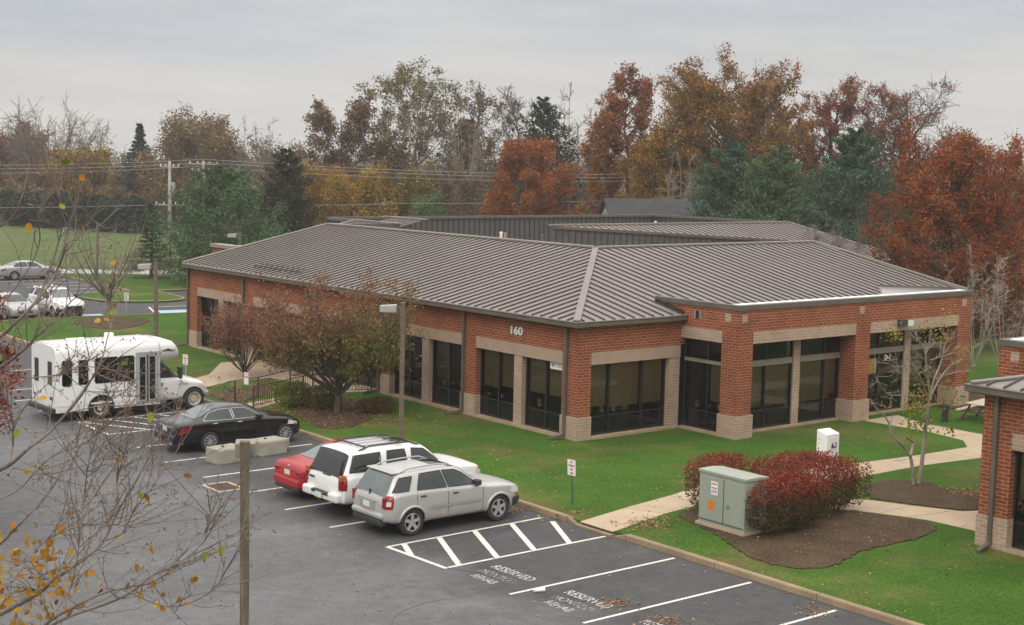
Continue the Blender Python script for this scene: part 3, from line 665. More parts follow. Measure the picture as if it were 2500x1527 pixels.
def vent(px0, px1, ytop, Y, matname, label, cap=True):
    v = ray((px0+px1)/2, ytop); t = Y/v.y; p = Vector((0, 0, CH))+v*t; r = abs(px1-px0)/F_PX*Y*1.25/2
    mb = MB().lathe([(.001,3.72),(r*.8,3.72),(r*.8,p.z-.1),(r,p.z-.1),(r,p.z-.02),(.001,p.z)], 14, c=(p.x, p.y, 0))
    return tag(mb.build('roof_vent', matname), label, 'vent', 'vents standing on the flat roof')
vent(1219, 1228, 566, 52.5, 'white_membrane', 'white roof vent pipe with tan twin beside it above the long ridge'); vent(1230, 1238, 568, 52.8, 'tan_brick', 'tan roof vent pipe close beside the white vent pipe')
vent(1320, 1329, 573, 52.5, 'vent_rust', 'short rust red vent pipe just above the long ridge'); vent(1597, 1604, 540, 64.5, 'white_plastic', 'small white vent pipe behind the rear wing ridge')
vent(1932, 1938, 729, 34.75, 'vent_rust', 'small rust red pipe stub on the white parapet lining')
# fittings on the offices
text_mesh('160', .41, 'number_plate', 'white_plastic', OFF, basis((0,-1,0),(0,0,1),(-1,0,0),(33.035,40.6,3.64)), .012, 1.25, .010)
bnr = MB().box(33.2,37.99,2.47,33.215,38.82,2.72).build('banner', 'sign_white', OFF, world=True)
MB().tube([(33.19,38.66,2.56),(33.19,38.70,2.63),(33.19,38.62,2.65),(33.19,38.60,2.58)], .02, 6).build('emblem', 'magenta', bnr, world=True)
MB().box(33.19,38.06,2.56,33.199,38.5,2.58).box(33.19,38.06,2.61,33.199,38.5,2.63).build('print', 'grey_print', bnr, world=True)
text_mesh('D-1', .26, 'door_lettering', 'sign_white', OFF, basis((1,0,0),(0,0,1),(0,-1,0),(47.72,35.07,2.33)), .004, 1, .008)
MB().box(46.35,35.07,1.75,47.0,35.078,2.35).build('notice', 'yellow_notice', OFF, world=True)
lt = MB().box(47.2,34.05,3.68,47.52,34.31,3.95).build('wall_light', 'steel_dark', OFF, world=True); MB().box(47.54,34.03,3.70,47.9,34.2,3.90).build('lens', 'lamp_lens', lt, world=True)
MB().box(38.02,36.19,4.28,38.04,36.42,4.54).build('wall_vent', 'dark_frame', OFF, world=True); MB().box(38.01,36.16,4.25,38.043,36.2,4.57).box(38.01,36.41,4.25,38.043,36.45,4.57).build('wall_vent', 'sign_back', OFF, world=True)
# ------------------------------------------------------------------ vehicles
def carpaint(name, col, metal=0.0, rough=.28, dirt=None):
    M, N, L, b = nmat(name)
    f = pos_noise(N, L, 3.0, 4, .6); c = ramp(N, L, f, [(.3, tuple(k*.96 for k in col)), (.7, tuple(min(1, k*1.03) for k in col))])
    if dirt:
        g = N.new('ShaderNodeNewGeometry'); sp = N.new('ShaderNodeSeparateXYZ'); L.new(g.outputs['Position'], sp.inputs[0])
        ds = N.new('ShaderNodeMath'); ds.operation = 'MULTIPLY_ADD'; L.new(f, ds.inputs[0]); ds.inputs[1].default_value = .5; L.new(sp.outputs[2], ds.inputs[2])
        mr = N.new('ShaderNodeMapRange'); mr.inputs[1].default_value = .95; mr.inputs[2].default_value = .45; mr.inputs[4].default_value = .7; L.new(ds.outputs[0], mr.inputs[0])
        c = mixc(N, L, mr.outputs[0], c, dirt)
    L.new(c, b.inputs['Base Color']); b.inputs['Metallic'].default_value = metal; b.inputs['Roughness'].default_value = rough
    setin(b, 'Coat Weight', .35); setin(b, 'Coat Roughness', .08); return M
carpaint('paint_silver', (.47, .46, .445), .3, .38, (.34, .30, .25)); carpaint('paint_white', (.76, .75, .73), 0, .3, (.5, .45, .38))
carpaint('paint_black', (.006, .006, .007), 0, .2); carpaint('paint_red', (.36, .007, .012), 0, .45); carpaint('paint_bus', (.74, .73, .71), 0, .32, (.52, .47, .4)); carpaint('paint_greysilver', (.40, .40, .41), .4, .35)
plain('car_glass', (.030, .036, .035), .05, .1, spec=.5); plain('car_glass_pale', (.12, .145, .14), .05, .15, 2, spec=.5); plain('car_glass_dark', (.012, .012, .013), .06, .1, spec=.6)
plain('rubber', (.032, .031, .030), .85, .2, 8); plain('black_plastic', (.03, .03, .031), .6, .15); plain('alloy', (.50, .49, .47), .35, .08, metal=.5); plain('chrome', (.60, .60, .60), .25, .03, metal=.8)
plain('tail_red', (.24, .008, .012), .2, .1, spec=.5); plain('lamp_amber', (.42, .12, .02), .25, .1); plain('lamp_clear', (.62, .61, .58), .15, .05, spec=.7); plain('plate', (.62, .66, .70), .5, .1); plain('plate_gold', (.62, .45, .10), .5, .05); plain('wheel_cream', (.55, .50, .40), .5, .12, 6); plain('underbody', (.018, .018, .018), .9, .2)
def tabf(tab):
    xs = [t[0] for t in tab]; Y = [t[1:] for t in tab]; n = len(xs); K = len(Y[0]); D = []
    for k in range(K):
        d = [(Y[i+1][k]-Y[i][k])/(xs[i+1]-xs[i]) for i in range(n-1)]; mm = [d[0]]+[0]*(n-2)+[d[-1]]
        for i in range(1, n-1): mm[i] = 0 if d[i-1]*d[i] <= 0 else 2*d[i-1]*d[i]/(d[i-1]+d[i])
        D.append(mm)
    def f(x):
        x = min(max(x, xs[0]), xs[-1]); i = max(0, min(n-2, next((j for j in range(n-1) if x <= xs[j+1]), n-2)))
        h = xs[i+1]-xs[i]; t = (x-xs[i])/h; o = []
        for k in range(K):
            a, b, c, d = 2*t**3-3*t*t+1, t**3-2*t*t+t, -2*t**3+3*t*t, t**3-t*t
            o.append(a*Y[i][k]+b*h*D[k][i]+c*Y[i+1][k]+d*h*D[k][i+1])
        return o
    return f
class Hull:
    """tab rows: x, top, belt height, half width, half width of the roof edge, bottom"""
    def __init__(s, tab): s.f = tabf(tab); s.x0 = tab[0][0]; s.x1 = tab[-1][0]; s.cache = {}
    def sec(s, x):
        k = round(x, 4)
        if k in s.cache: return s.cache[k]
        top, belt, w, wr, zb = s.f(x); h = belt-zb
        P = [(0, zb), (w*.86, zb), (w*.965, zb+.10*h), (w*.995, zb+.38*h), (w, zb+.66*h), (w*.985, belt-.06*h), (w*.955, belt), (wr+.02, top-.085*(1 if top-belt > .2 else .4)), (wr*.86, top-.022), (wr*.45, top-.004), (0, top)]
        for _ in range(2):
            Q = [P[0]]
            for i in range(len(P)-1):
                a, b = P[i], P[i+1]; Q += [(a[0]*.75+b[0]*.25, a[1]*.75+b[1]*.25), (a[0]*.25+b[0]*.75, a[1]*.25+b[1]*.75)]
            P = Q+[P[-1]]
        s.cache[k] = P; return P
    def side_y(s, x, z):
        P = s.sec(x); best = 0
        for i in range(len(P)-1):
            a, b = P[i], P[i+1]
            if (a[1]-z)*(b[1]-z) <= 0 and abs(b[1]-a[1]) > 1e-6:
                t = (z-a[1])/(b[1]-a[1]); best = max(best, a[0]+t*(b[0]-a[0]))
        return best
    def top_z(s, x, y):
        P = s.sec(x); y = abs(y); best = -1
        for i in range(len(P)-1):
            a, b = P[i], P[i+1]
            if (a[0]-y)*(b[0]-y) <= 0 and abs(b[0]-a[0]) > 1e-6:
                t = (y-a[0])/(b[0]-a[0]); best = max(best, a[1]+t*(b[1]-a[1]))
        return best if best > 0 else P[-1][1]
    def mesh(s, n=64):
        mb = MB(); k = len(s.sec(s.x0)); ring = 2*k-2
        for i in range(n+1):
            t = i/n; x = s.x0+(s.x1-s.x0)*(t+.06*math.sin(2*math.pi*t)*-1)
            P = s.sec(x); mb.v += [(x, -p[0], p[1]) for p in P]+[(x, p[0], p[1]) for p in P[-2:0:-1]]
        for i in range(n):
            for j in range(ring):
                a, b = i*ring+j, i*ring+(j+1) % ring; mb.f.append((a, a+ring, b+ring, b)); mb.m.append(0)
        mb.f += [tuple(range(ring)), tuple(range(n*ring+ring-1, n*ring-1, -1))]; mb.m += [0, 0]
        return mb
    def side_patch(s, poly, sgn, off=.006, nx=14, nz=6):
        xs = [p[0] for p in poly]; a, b = min(xs), max(xs); mb = MB(); e = 1e-4
        for i in range(nx+1):
            x = a+e+(b-a-2*e)*i/nx; zs = []
            for j in range(len(poly)):
                p, q = poly[j], poly[(j+1) % len(poly)]
                if (p[0]-x)*(q[0]-x) <= 0 and abs(q[0]-p[0]) > 1e-9: zs.append(p[1]+(x-p[0])/(q[0]-p[0])*(q[1]-p[1]))
            lo, hi = min(zs), max(zs)
            for j in range(nz+1):
                z = lo+(hi-lo)*j/nz; mb.v.append((x, sgn*(s.side_y(x, z)+off), z+off*.3))
        for i in range(nx):
            for j in range(nz):
                o = i*(nz+1)+j; mb.f.append((o, o+nz+1, o+nz+2, o+1) if sgn < 0 else (o, o+1, o+nz+2, o+nz+1)); mb.m.append(0)
        return mb
    def top_patch(s, xa, xb, wa, wb, off=.012, bow=0, dx=0, ny=14, nx=6):
        mb = MB()
        for i in range(nx+1):
            t = i/nx
            for j in range(ny+1):
                u = -1+2*j/ny; y = u*(wa+(wb-wa)*t); x = xa+(xb-xa)*t+bow*(1-u*u)
                mb.v.append((x+dx, y, s.top_z(x, y)+off))
        for i in range(nx):
            for j in range(ny):
                o = i*(ny+1)+j; mb.f.append((o, o+ny+1, o+ny+2, o+1)); mb.m.append(0)
        return mb
def wheel(par, x, y, R, w, kind, first=None):
    if first is not None:
        c = copy_tree(first, par); c.location = (x, y, R); c.rotation_euler = (0, 0, math.pi if y > 0 else 0); return c
    r = R*.66
    t = MB().lathe([(r*.97,w*.42),(r,-w*.46),(R*.93,-w*.5),(R*.985,-w*.4),(R,-w*.2),(R,w*.2),(R*.985,w*.4),(R*.93,w*.5),(r,w*.46)], 28, 'y')
    o = t.build('wheel', 'rubber', par, smooth=True); o.location = (x, y, R); o.rotation_euler = (0, 0, math.pi if y > 0 else 0)
    m = MB(); mat = 'wheel_cream' if kind == 'steel' else 'alloy'
    m.lathe([(r,-w*.45),(r*.93,-w*.47),(r*.88,-w*.34),(r*.86,w*.1),(.01,w*.1)], 26, 'y', mi=1 if kind != 'steel' else 0); m.lathe([(r,-w*.455),(r*.965,-w*.475),(r*.90,-w*.46),(r*.88,-w*.36)], 26, 'y', mi=0)
    if kind == 'steel':
        m.lathe([(r*.86,-w*.2),(r*.6,-w*.1),(r*.42,-w*.26),(.01,-w*.28)], 20, 'y', mi=0)
        for k in range(8):
            a = k*math.pi/4; m.lathe([(.001,-.02),(r*.1,0)], 8, 'y', (r*.72*math.cos(a), -w*.17, r*.72*math.sin(a)), 1)
    else:
        n = int(kind)
        for k in range(n):
            a = 2*math.pi*k/n+.3; ca, sa = math.cos(a), math.sin(a)
            if n <= 6: m.bar((ca*r*.1, -w*.36, sa*r*.1), (ca*r*.92, -w*.40, sa*r*.92), r*.36, .035, 0, (0,1,0))
            else: m.bar((ca*r*.1, -w*.34, sa*r*.1), (ca*r*.92, -w*.42, sa*r*.92), r*.12, .03, 0, (0,1,0))
        m.lathe([(r*.24,-w*.3),(r*.22,-w*.43),(.01,-w*.44)], 14, 'y', mi=0)
    m.build('rim', [mat, 'black_plastic'], o); return o
def vehicle(name, label, cat, loc, rz, tab, paint, axles, R, wtr, rims, spec, cut=.055, group=None, wwid=.22):
    root = thing(name, label, cat, loc, rz, group); H = Hull(tab)
    body = H.mesh().build('body', [paint, 'underbody'], root, smooth=True)
    cutter = MB()
    for ax in axles:
        for s in (-1, 1): cutter.lathe([(.001, s*(wtr+.5)), (R+cut, s*(wtr+.5)), (R+cut, s*(wtr-.30)), (.001, s*(wtr-.30))], 32, 'y', (ax, 0, R), 1)
    co = cutter.build('cutter', ['underbody', 'underbody'], None, recalc=True); co.parent = root
    md = body.modifiers.new('b', 'BOOLEAN'); md.operation = 'DIFFERENCE'; md.object = co; md.solver = 'EXACT'
    bpy.context.view_layer.update()
    me = bpy.data.meshes.new_from_object(body.evaluated_get(bpy.context.evaluated_depsgraph_get()))
    body.modifiers.clear(); body.data = me; bpy.data.objects.remove(co)
    bm = bmesh.new(); bm.from_mesh(me)
    for e in bm.edges:
        if len(e.link_faces) == 2 and e.calc_face_angle(0) > .7: e.smooth = False
    bm.to_mesh(me); bm.free()
    w0 = None
    for ax in axles:
        for s in (-1, 1):
            q = wheel(root, ax, s*wtr, R, wwid, rims, w0)
            if w0 is None: w0 = q
    gm = spec.get('glass', 'car_glass')
    for i, poly in enumerate(spec['side']):
        for s in (-1, 1):
            cx = sum(p[0] for p in poly)/len(poly); cz = sum(p[1] for p in poly)/len(poly)
            ol = []
            for j in range(len(poly)):
                p, q = poly[j], poly[(j+1) % len(poly)]; ol += [(p[0]+(q[0]-p[0])*t/5, p[1]+(q[1]-p[1])*t/5) for t in range(5)]
            fm = MB(); ol = [(x, s*(H.side_y(x, z)+.004), z) for x, z in ol]; fm.tube(ol+[ol[0], ol[1]], spec.get('wtr', .016), 5)
            fo = fm.build('window_frame', spec.get('wtrim', 'black_plastic'), root, smooth=True)
            H.side_patch(poly, s, .007).build('side_window', gm if not isinstance(spec.get('glasses'), list) else spec['glasses'][i], fo, smooth=True)
    for nme, a, mat in (('windshield', spec['ws'], spec.get('wsg', 'car_glass')), ('rear_window', spec['bw'], spec.get('bwg', gm))):
        if a: H.top_patch(*a).build(nme, mat, root, smooth=True)
    for nme, poly, mat, off in spec.get('patch', []):
        for s in (-1, 1): H.side_patch(poly, s, off).build(nme, mat, root, smooth=True)
    for nme, mat, boxes, bev in spec.get('box', []):
        for bx_ in boxes:
            MB().box(*bx_).build(nme, mat, root, bevel=bev)
    seam = MB()
    for (xa, za), (xb, zb_) in spec.get('seam', []):
        n = 8
        for s in (-1, 1):
            pts = [(xa+(xb-xa)*i/n, za+(zb_-za)*i/n) for i in range(n+1)]
            for i in range(n):
                p, q = pts[i], pts[i+1]; seam.bar((p[0], s*(H.side_y(*p)-.004), p[1]), (q[0], s*(H.side_y(*q)-.004), q[1]), .014, .014, 0, (0, 1, 0))
    if seam.v: seam.build('door_seam', 'black_plastic', body)
    for x, z in spec.get('handle', []):
        for s in (-1, 1):
            y = H.side_y(x, z); MB().box(x-.09, s*(y-.01), z-.018, x+.09, s*(y+.03), z+.018).build('door_handle', spec.get('hmat', paint), root, bevel=.01)
    for s in (-1, 1):
        if 'mirror' in spec:
            x, z = spec['mirror']; y = H.side_y(x, z)
            MB().box(x-.07, s*(y-.02), z-.06, x+.10, s*(y+.20), z+.09).build('wing_mirror', spec.get('mmat', paint), root, bevel=.03)
    for s in (-1, 1):
        for (xa, xb, hh) in spec.get('rail', []):
            n = 6; pts = []
            for i in range(n+1):
                x = xa+(xb-xa)*i/n; y = H.f(x)[3]*.86; pts.append((x, s*y, H.top_z(x, y)+(hh if 0 < i < n else .0)))
            MB().tube(pts, .024, 6).build('roof_rail', spec.get('rmat', 'black_plastic'), root, smooth=True)
    for x in spec.get('cross', []):
        y = H.f(x)[3]*.86; MB().bar((x, -y, H.top_z(x, y)+.085), (x, y, H.top_z(x, y)+.085), .06, .03).build('roof_bar', spec.get('cmat', 'black_plastic'), root)
    if 'sunroof' in spec: H.top_patch(*spec['sunroof']).build('sunroof', 'car_glass_dark', root, smooth=True)
    if 'arch' in spec:
        for ax in axles:
            for s in (-1, 1):
                mb = MB(); k = 20; rr = R+cut; pts = []
                for i in range(k+1):
                    a = math.pi*(-.06+1.12*i/k); x = ax+rr*math.cos(a); z = R+rr*math.sin(a); zz = min(max(z, .3), H.f(x)[1]-.02); pts.append((x, s*(H.side_y(x, zz)+.004), z))
                mb.tube(pts, spec.get('archw', .03), 6); mb.build('arch_trim', spec['arch'], root, smooth=True)
    return root, H
def plate(W_, x, z, y=0): return [('license_plate', 'plate', [(x-.012, y-.15, z-.075, x+.02, y+.15, z+.075)], 0), ('plate_band', 'plate_gold', [(x-.016, y-.15, z-.075, x-.010, y+.15, z-.04)], 0)]
# silver crossover parked beside the hatched bay
SUVT = [(0,.95,.90,.62,.55,.46),(.04,1.03,.96,.74,.63,.43),(.12,1.17,1.03,.84,.66,.41),(.24,1.38,1.10,.89,.66,.38),(.40,1.60,1.13,.905,.655,.36),(.52,1.655,1.14,.905,.655,.34),(.9,1.69,1.15,.91,.66,.30),(1.6,1.71,1.14,.91,.665,.30),(2.2,1.685,1.11,.91,.66,.30),(2.45,1.62,1.10,.91,.65,.30),(2.8,1.40,1.08,.91,.66,.30),(3.18,1.17,1.06,.91,.70,.30),(3.35,1.11,1.03,.91,.76,.30),(3.9,1.06,.99,.905,.75,.30),(4.2,1.01,.94,.88,.72,.31),(4.4,.95,.88,.80,.66,.33),(4.55,.85,.78,.66,.52,.35),(4.64,.74,.66,.48,.38,.38)]
suv_side = [[(.24,1.20),(.72,1.21),(.90,1.55),(.50,1.53)], [(.98,1.20),(1.93,1.17),(1.80,1.60),(1.14,1.585)], [(1.99,1.17),(3.0,1.13),(2.52,1.46),(2.28,1.57),(1.86,1.60)]]
suvspec = dict(arch='paint_silver', archw=.04, side=suv_side, glass='car_glass', ws=(2.50,3.20,.58,.70,.012,.06), wsg='car_glass_pale', bw=(.08,.40,.70,.60,.012,0,-.008), bwg='car_glass_pale', mirror=(2.92,1.16), mmat='black_plastic', handle=[(1.15,1.03),(2.2,.99)], hmat='black_plastic',
  patch=[('side_moulding', [(1.35,.66),(3.1,.66),(3.1,.72),(1.35,.72)], 'paint_greysilver', .03), ('fuel_flap', [(.72,.95),(.9,.95),(.9,1.1),(.72,1.1)], 'paint_silver', .004), ('tail_light', [(.03,.78),(.20,.78),(.24,1.12),(.10,1.12)], 'tail_red', .012), ('reversing_lens', [(.05,.86),(.15,.86),(.16,.98),(.07,.98)], 'lamp_clear', .016), ('headlight', [(4.05,.78),(4.42,.70),(4.44,.82),(4.1,.92)], 'lamp_clear', .012), ('indicator', [(4.26,.64),(4.42,.60),(4.43,.69),(4.28,.75)], 'lamp_amber', .014), ('front_bumper', [(4.1,.34),(4.6,.42),(4.6,.58),(4.16,.62)], 'black_plastic', .02)],
  box=[('rear_bumper', 'paint_silver', [(-.07,-.70,.50,.16,.70,.66)], .06), ('lower_bumper', 'black_plastic', [(-.05,-.68,.30,.16,.68,.50)], .06), ('front_bumper', 'black_plastic', [(4.45,-.56,.34,4.70,.56,.60)], .08), ('plate_recess', 'paint_greysilver', [(-.03,-.34,.70,.03,.34,.93)], .02), ('tailgate_trim', 'chrome', [(-.02,-.42,.93,.03,.42,.965)], .005), ('tail_light', 'tail_red', [(.0,-.76,.80,.10,-.66,1.08), (.0,.66,.80,.10,.76,1.08)], .02), ('rear_wiper', 'black_plastic', [(.05,-.02,1.0,.085,.02,1.2)], 0), ('spoiler', 'paint_silver', [(.34,-.60,1.63,.62,.60,1.67)], .02)]+plate(0, -.035, .81),
  seam=[((.95,.5),(.96,1.16)), ((1.96,.36),(1.96,1.14)), ((3.12,.4),(3.12,1.1)), ((1.4,.36),(3.2,.36))], rail=[(.55,2.3,.07)], rmat='paint_greysilver', sunroof=(1.75,2.32,.42,.42,.006))
vehicle('parked_suv', 'silver crossover with roof rails parked beside the hatched bay', 'car', (20.42,31.08,0), .0, SUVT, 'paint_silver', (.83,3.687), .37, .77, '5', suvspec, group='vehicles parked along the kerb')
# long white suv
BIGT = [(0,1.02,.98,.92,.80,.50),(.03,1.10,1.02,.95,.80,.46),(.10,1.24,1.10,.975,.80,.44),(.30,1.62,1.17,.99,.775,.42),(.42,1.80,1.20,1.0,.77,.42),(.60,1.845,1.21,1.0,.77,.40),(1.4,1.87,1.22,1.0,.775,.38),(2.6,1.86,1.22,1.0,.775,.38),(3.05,1.82,1.21,1.0,.765,.38),(3.2,1.76,1.20,1.0,.76,.38),(3.6,1.47,1.18,1.0,.78,.38),(3.92,1.24,1.15,1.0,.84,.38),(4.15,1.18,1.11,1.0,.88,.38),(4.9,1.11,1.05,.99,.86,.40),(5.25,1.04,.98,.96,.82,.42),(5.40,.92,.85,.90,.76,.44),(5.46,.80,.74,.84,.72,.48)]
bigspec = dict(arch='paint_white', archw=.025, side=[[(.30,1.30),(1.42,1.30),(1.46,1.75),(.50,1.73)], [(1.62,1.30),(2.42,1.30),(2.36,1.755),(1.72,1.76)], [(2.56,1.30),(3.72,1.26),(3.35,1.52),(3.08,1.70),(2.62,1.755)]], glasses=['car_glass_dark','car_glass_dark','car_glass'], ws=(3.16,3.92,.68,.80,.012,.08), bw=(.06,.36,.84,.74,.014,0,-.01), bwg='car_glass_dark', mirror=(3.55,1.25), mmat='paint_white', handle=[(1.75,1.08),(2.75,1.06)], hmat='black_plastic',
  patch=[('tail_light', [(.02,.84),(.16,.84),(.20,1.24),(.12,1.24)], 'tail_red', .012), ('headlight', [(5.0,.82),(5.36,.76),(5.36,.92),(5.06,1.0)], 'lamp_clear', .012), ('indicator', [(5.12,.92),(5.3,.90),(5.3,.98),(5.14,1.02)], 'lamp_amber', .016), ('side_moulding', [(1.6,.72),(4.0,.72),(4.0,.82),(1.6,.82)], 'paint_white', .02)],
  box=[('rear_bumper', 'paint_white', [(-.14,-.90,.50,.16,-.42,.74), (-.14,.42,.50,.16,.90,.74)], .05), ('rear_bumper', 'paint_white', [(-.11,-.44,.50,.10,.44,.62)], .03), ('bumper_step', 'black_plastic', [(-.13,-.44,.62,.10,.44,.70)], .02), ('tail_light', 'tail_red', [(-.01,-.93,.84,.08,-.78,1.10), (-.01,.78,.84,.08,.93,1.10)], .01), ('tail_light_amber', 'lamp_amber', [(-.01,-.93,1.10,.10,-.78,1.24), (-.01,.78,1.10,.10,.93,1.24)], .01), ('badge', 'black_plastic', [(-.02,.45,.98,.0,.70,1.03)], 0), ('front_bumper', 'paint_white', [(5.36,-.86,.46,5.56,.86,.68)], .06), ('rear_wiper', 'black_plastic', [(.04,-.3,1.14,.075,.1,1.17)], 0)]+plate(0, -.16, .60),
  seam=[((1.52,.55),(1.52,1.26)), ((2.49,.46),(2.49,1.26)), ((3.85,.5),(3.85,1.2))], rail=[(.75,3.0,.08)], cross=[1.0,2.4], sunroof=(2.3,3.0,.44,.44,.008))
kx = .9; BIGT = [(r[0]*kx, *r[1:]) for r in BIGT]; sx = lambda P: [(x*kx, z) for x, z in P]
BIGT = [(0,1.02,.98,.80,.72,.50),(.04,1.12,1.03,.90,.78,.46)]+BIGT[2:-4]+[(4.45,1.12,1.06,.98,.86,.40),(4.68,1.05,.99,.92,.80,.42),(4.84,.94,.87,.78,.66,.44),(4.92,.82,.76,.62,.52,.48)]
bigspec['side'] = [sx(p) for p in bigspec['side']]; bigspec['patch'] = [(a, sx(p), c_, d_) for a, p, c_, d_ in bigspec['patch']]; bigspec['seam'] = [(tuple(sx([p])[0]), tuple(sx([q])[0])) for p, q in bigspec['seam']]; bigspec['handle'] = sx(bigspec['handle']); bigspec['mirror'] = (3.2,1.25); bigspec['ws'] = (3.16*kx,3.92*kx,.68,.80,.012,.08); bigspec['rail'] = [(.7,2.7,.08)]; bigspec['cross'] = [.9,2.1]; bigspec['sunroof'] = (2.1,2.7,.44,.44,.008)
bigspec['box'] = [b_ if b_[0] != 'front_bumper' else ('front_bumper', 'paint_white', [(4.78,-.70,.46,5.0,.70,.68)], .08) for b_ in bigspec['box']]
wsuv, HB = vehicle('parked_suv', 'long white suv with dark tinted glass parked between red sedan and silver crossover', 'car', (20.50,33.42,0), .0, BIGT, 'paint_white', (1.06,4.01), .39, .84, '6', bigspec, group='vehicles parked along the kerb', wwid=.25)
rk = MB()
for y in (-.45,-.15,.15,.45): rk.bar((.9,y,HB.top_z(.9,y)+.05),(2.1,y,HB.top_z(2.1,y)+.05), .04, .03)
rk.build('roof_rack', 'chrome', wsuv)
# sedans
SEDT = [(0,.80,.76,.70,.58,.40),(.04,.92,.86,.78,.62,.34),(.14,1.03,.95,.845,.66,.30),(.55,1.08,.985,.885,.66,.26),(.80,1.14,.99,.895,.60,.24),(1.15,1.28,.995,.90,.56,.22),(1.55,1.40,.995,.905,.56,.20),(2.1,1.445,.985,.905,.57,.20),(2.6,1.42,.97,.905,.57,.20),(2.95,1.32,.96,.905,.58,.20),(3.35,1.12,.945,.905,.66,.20),(3.58,1.0,.925,.90,.72,.20),(4.2,.93,.86,.89,.72,.22),(4.5,.85,.78,.85,.66,.24),(4.66,.74,.67,.76,.58,.28),(4.71,.64,.58,.70,.54,.32)]
sed_side = [[(.98,1.03),(2.06,1.01),(2.02,1.345),(1.62,1.335),(1.28,1.25)], [(2.12,1.01),(3.16,1.0),(2.86,1.20),(2.60,1.32),(2.10,1.345)]]
def sedspec(tail, **k):
    d = dict(side=sed_side, ws=(2.80,3.50,.52,.66,.010,.06), bw=(.72,1.42,.60,.52,.010,-.04), bwg='car_glass_pale', mirror=(3.0,1.02), handle=[(1.38,.93),(2.28,.91)],
      patch=[('tail_light', tail, 'tail_red', .010), ('headlight', [(4.1,.66),(4.52,.60),(4.50,.70),(4.16,.80)], 'lamp_clear', .010), ('indicator', [(4.34,.63),(4.52,.60),(4.51,.64),(4.36,.68)], 'lamp_amber', .014)],
      box=[('rear_bumper', k.get('paint', 'paint_black'), [(-.06,-.72,.36,.14,.72,.62)], .06), ('lower_bumper', 'black_plastic', [(-.045,-.66,.26,.12,.66,.38)], .04)]+plate(0, .005, .76),
      seam=[((1.25,.35),(1.24,.98)), ((2.09,.30),(2.09,.98)), ((3.28,.34),(3.26,.94))])
    d.update({q: v for q, v in k.items() if q not in ('paint', 'xbox')}); d['box'] = d['box']+k.get('xbox', []); return d
blk = sedspec([(.04,.66),(.20,.66),(.50,.80),(.46,.90),(.16,.84)], wtrim='chrome', wtr=.011, hmat='chrome', mmat='paint_black', paint='paint_black', xbox=[('trunk_trim', 'chrome', [(-.0,-.42,.845,.05,.42,.87)], .005), ('emblem', 'chrome', [(.045,-.05,.90,.075,.05,.99)], .02), ('exhaust_trim', 'chrome', [(-.07,-.62,.30,0,-.40,.36), (-.07,.40,.30,0,.62,.36)], .01)])
blk['patch'] = blk['patch']+[('sill_trim', [(1.3,.24),(3.3,.22),(3.3,.255),(1.3,.275)], 'chrome', .012)]
vehicle('parked_sedan', 'black sedan with chrome window trim parked behind the concrete barriers', 'car', (20.72,43.72,0), .0, SEDT, 'paint_black', (1.20,4.04), .335, .79, '10', blk, group='vehicles parked along the kerb')
redt = [(r[0]*.985, *r[1:]) for r in SEDT]
red = sedspec([(.02,.70),(.14,.70),(.40,.82),(.38,.88),(.10,.84)], hmat='paint_red', mmat='paint_red', paint='paint_red', xbox=[('trunk_trim', 'tail_red', [(.0,-.5,.83,.05,.5,.865)], .01), ('emblem', 'chrome', [(.04,-.06,.90,.07,.06,.97)], .02), ('tail_light', 'tail_red', [(-.0,-.74,.74,.07,-.46,.85), (-.0,.46,.74,.07,.74,.85)], .02)])
vehicle('parked_sedan', 'red sedan parked between the drain grate and long white suv', 'car', (20.72,35.75,0), .0, redt, 'paint_red', (1.02,3.70), .325, .78, '5', red, group='vehicles parked along the kerb')
vehicle('parked_sedan', 'silver sedan alone in the far parking row by the pale road', 'car', (38.35,109.9,0), -.02, SEDT, 'paint_greysilver', (1.05,3.80), .335, .79, '5', sedspec([(.02,.70),(.14,.70),(.40,.82),(.38,.88),(.10,.84)], paint='paint_greysilver', hmat='chrome', mmat='paint_greysilver'), group='cars in the far parking lot')
wspec = dict(suvspec); wspec.update(arch='paint_white', rmat='black_plastic', patch=[p for p in suvspec['patch'] if p[0] != 'fuel_flap'], box=[(a, 'paint_white' if 'paint' in b_ else b_, c_, d_) for a, b_, c_, d_ in suvspec['box']], bwg='car_glass_dark', glass='car_glass_dark')
fs, HS = vehicle('parked_suv', 'white suv facing the far lawn beside the grey sedan', 'car', (32.98,86.9,0), -math.pi/2+.05, SUVT, 'paint_white', (.86,3.717), .355, .77, '5', wspec, group='cars in the far parking lot')
MB().box(4.66,-.5,.60,4.74,.5,.76).build('grille', 'black_plastic', fs, bevel=.02)
gs, HG = vehicle('parked_sedan', 'grey sedan facing the far lawn behind the red leaved branches', 'car', (30.2,87.2,0), -math.pi/2+.05, SEDT, 'paint_greysilver', (1.05,3.80), .335, .79, '5', sedspec([(.02,.70),(.14,.70),(.40,.82),(.38,.88),(.10,.84)], paint='paint_greysilver', hmat='paint_greysilver', mmat='paint_greysilver'), group='cars in the far parking lot')
MB().box(4.62,-.42,.42,4.73,.42,.56).build('grille', 'black_plastic', gs, bevel=.02)
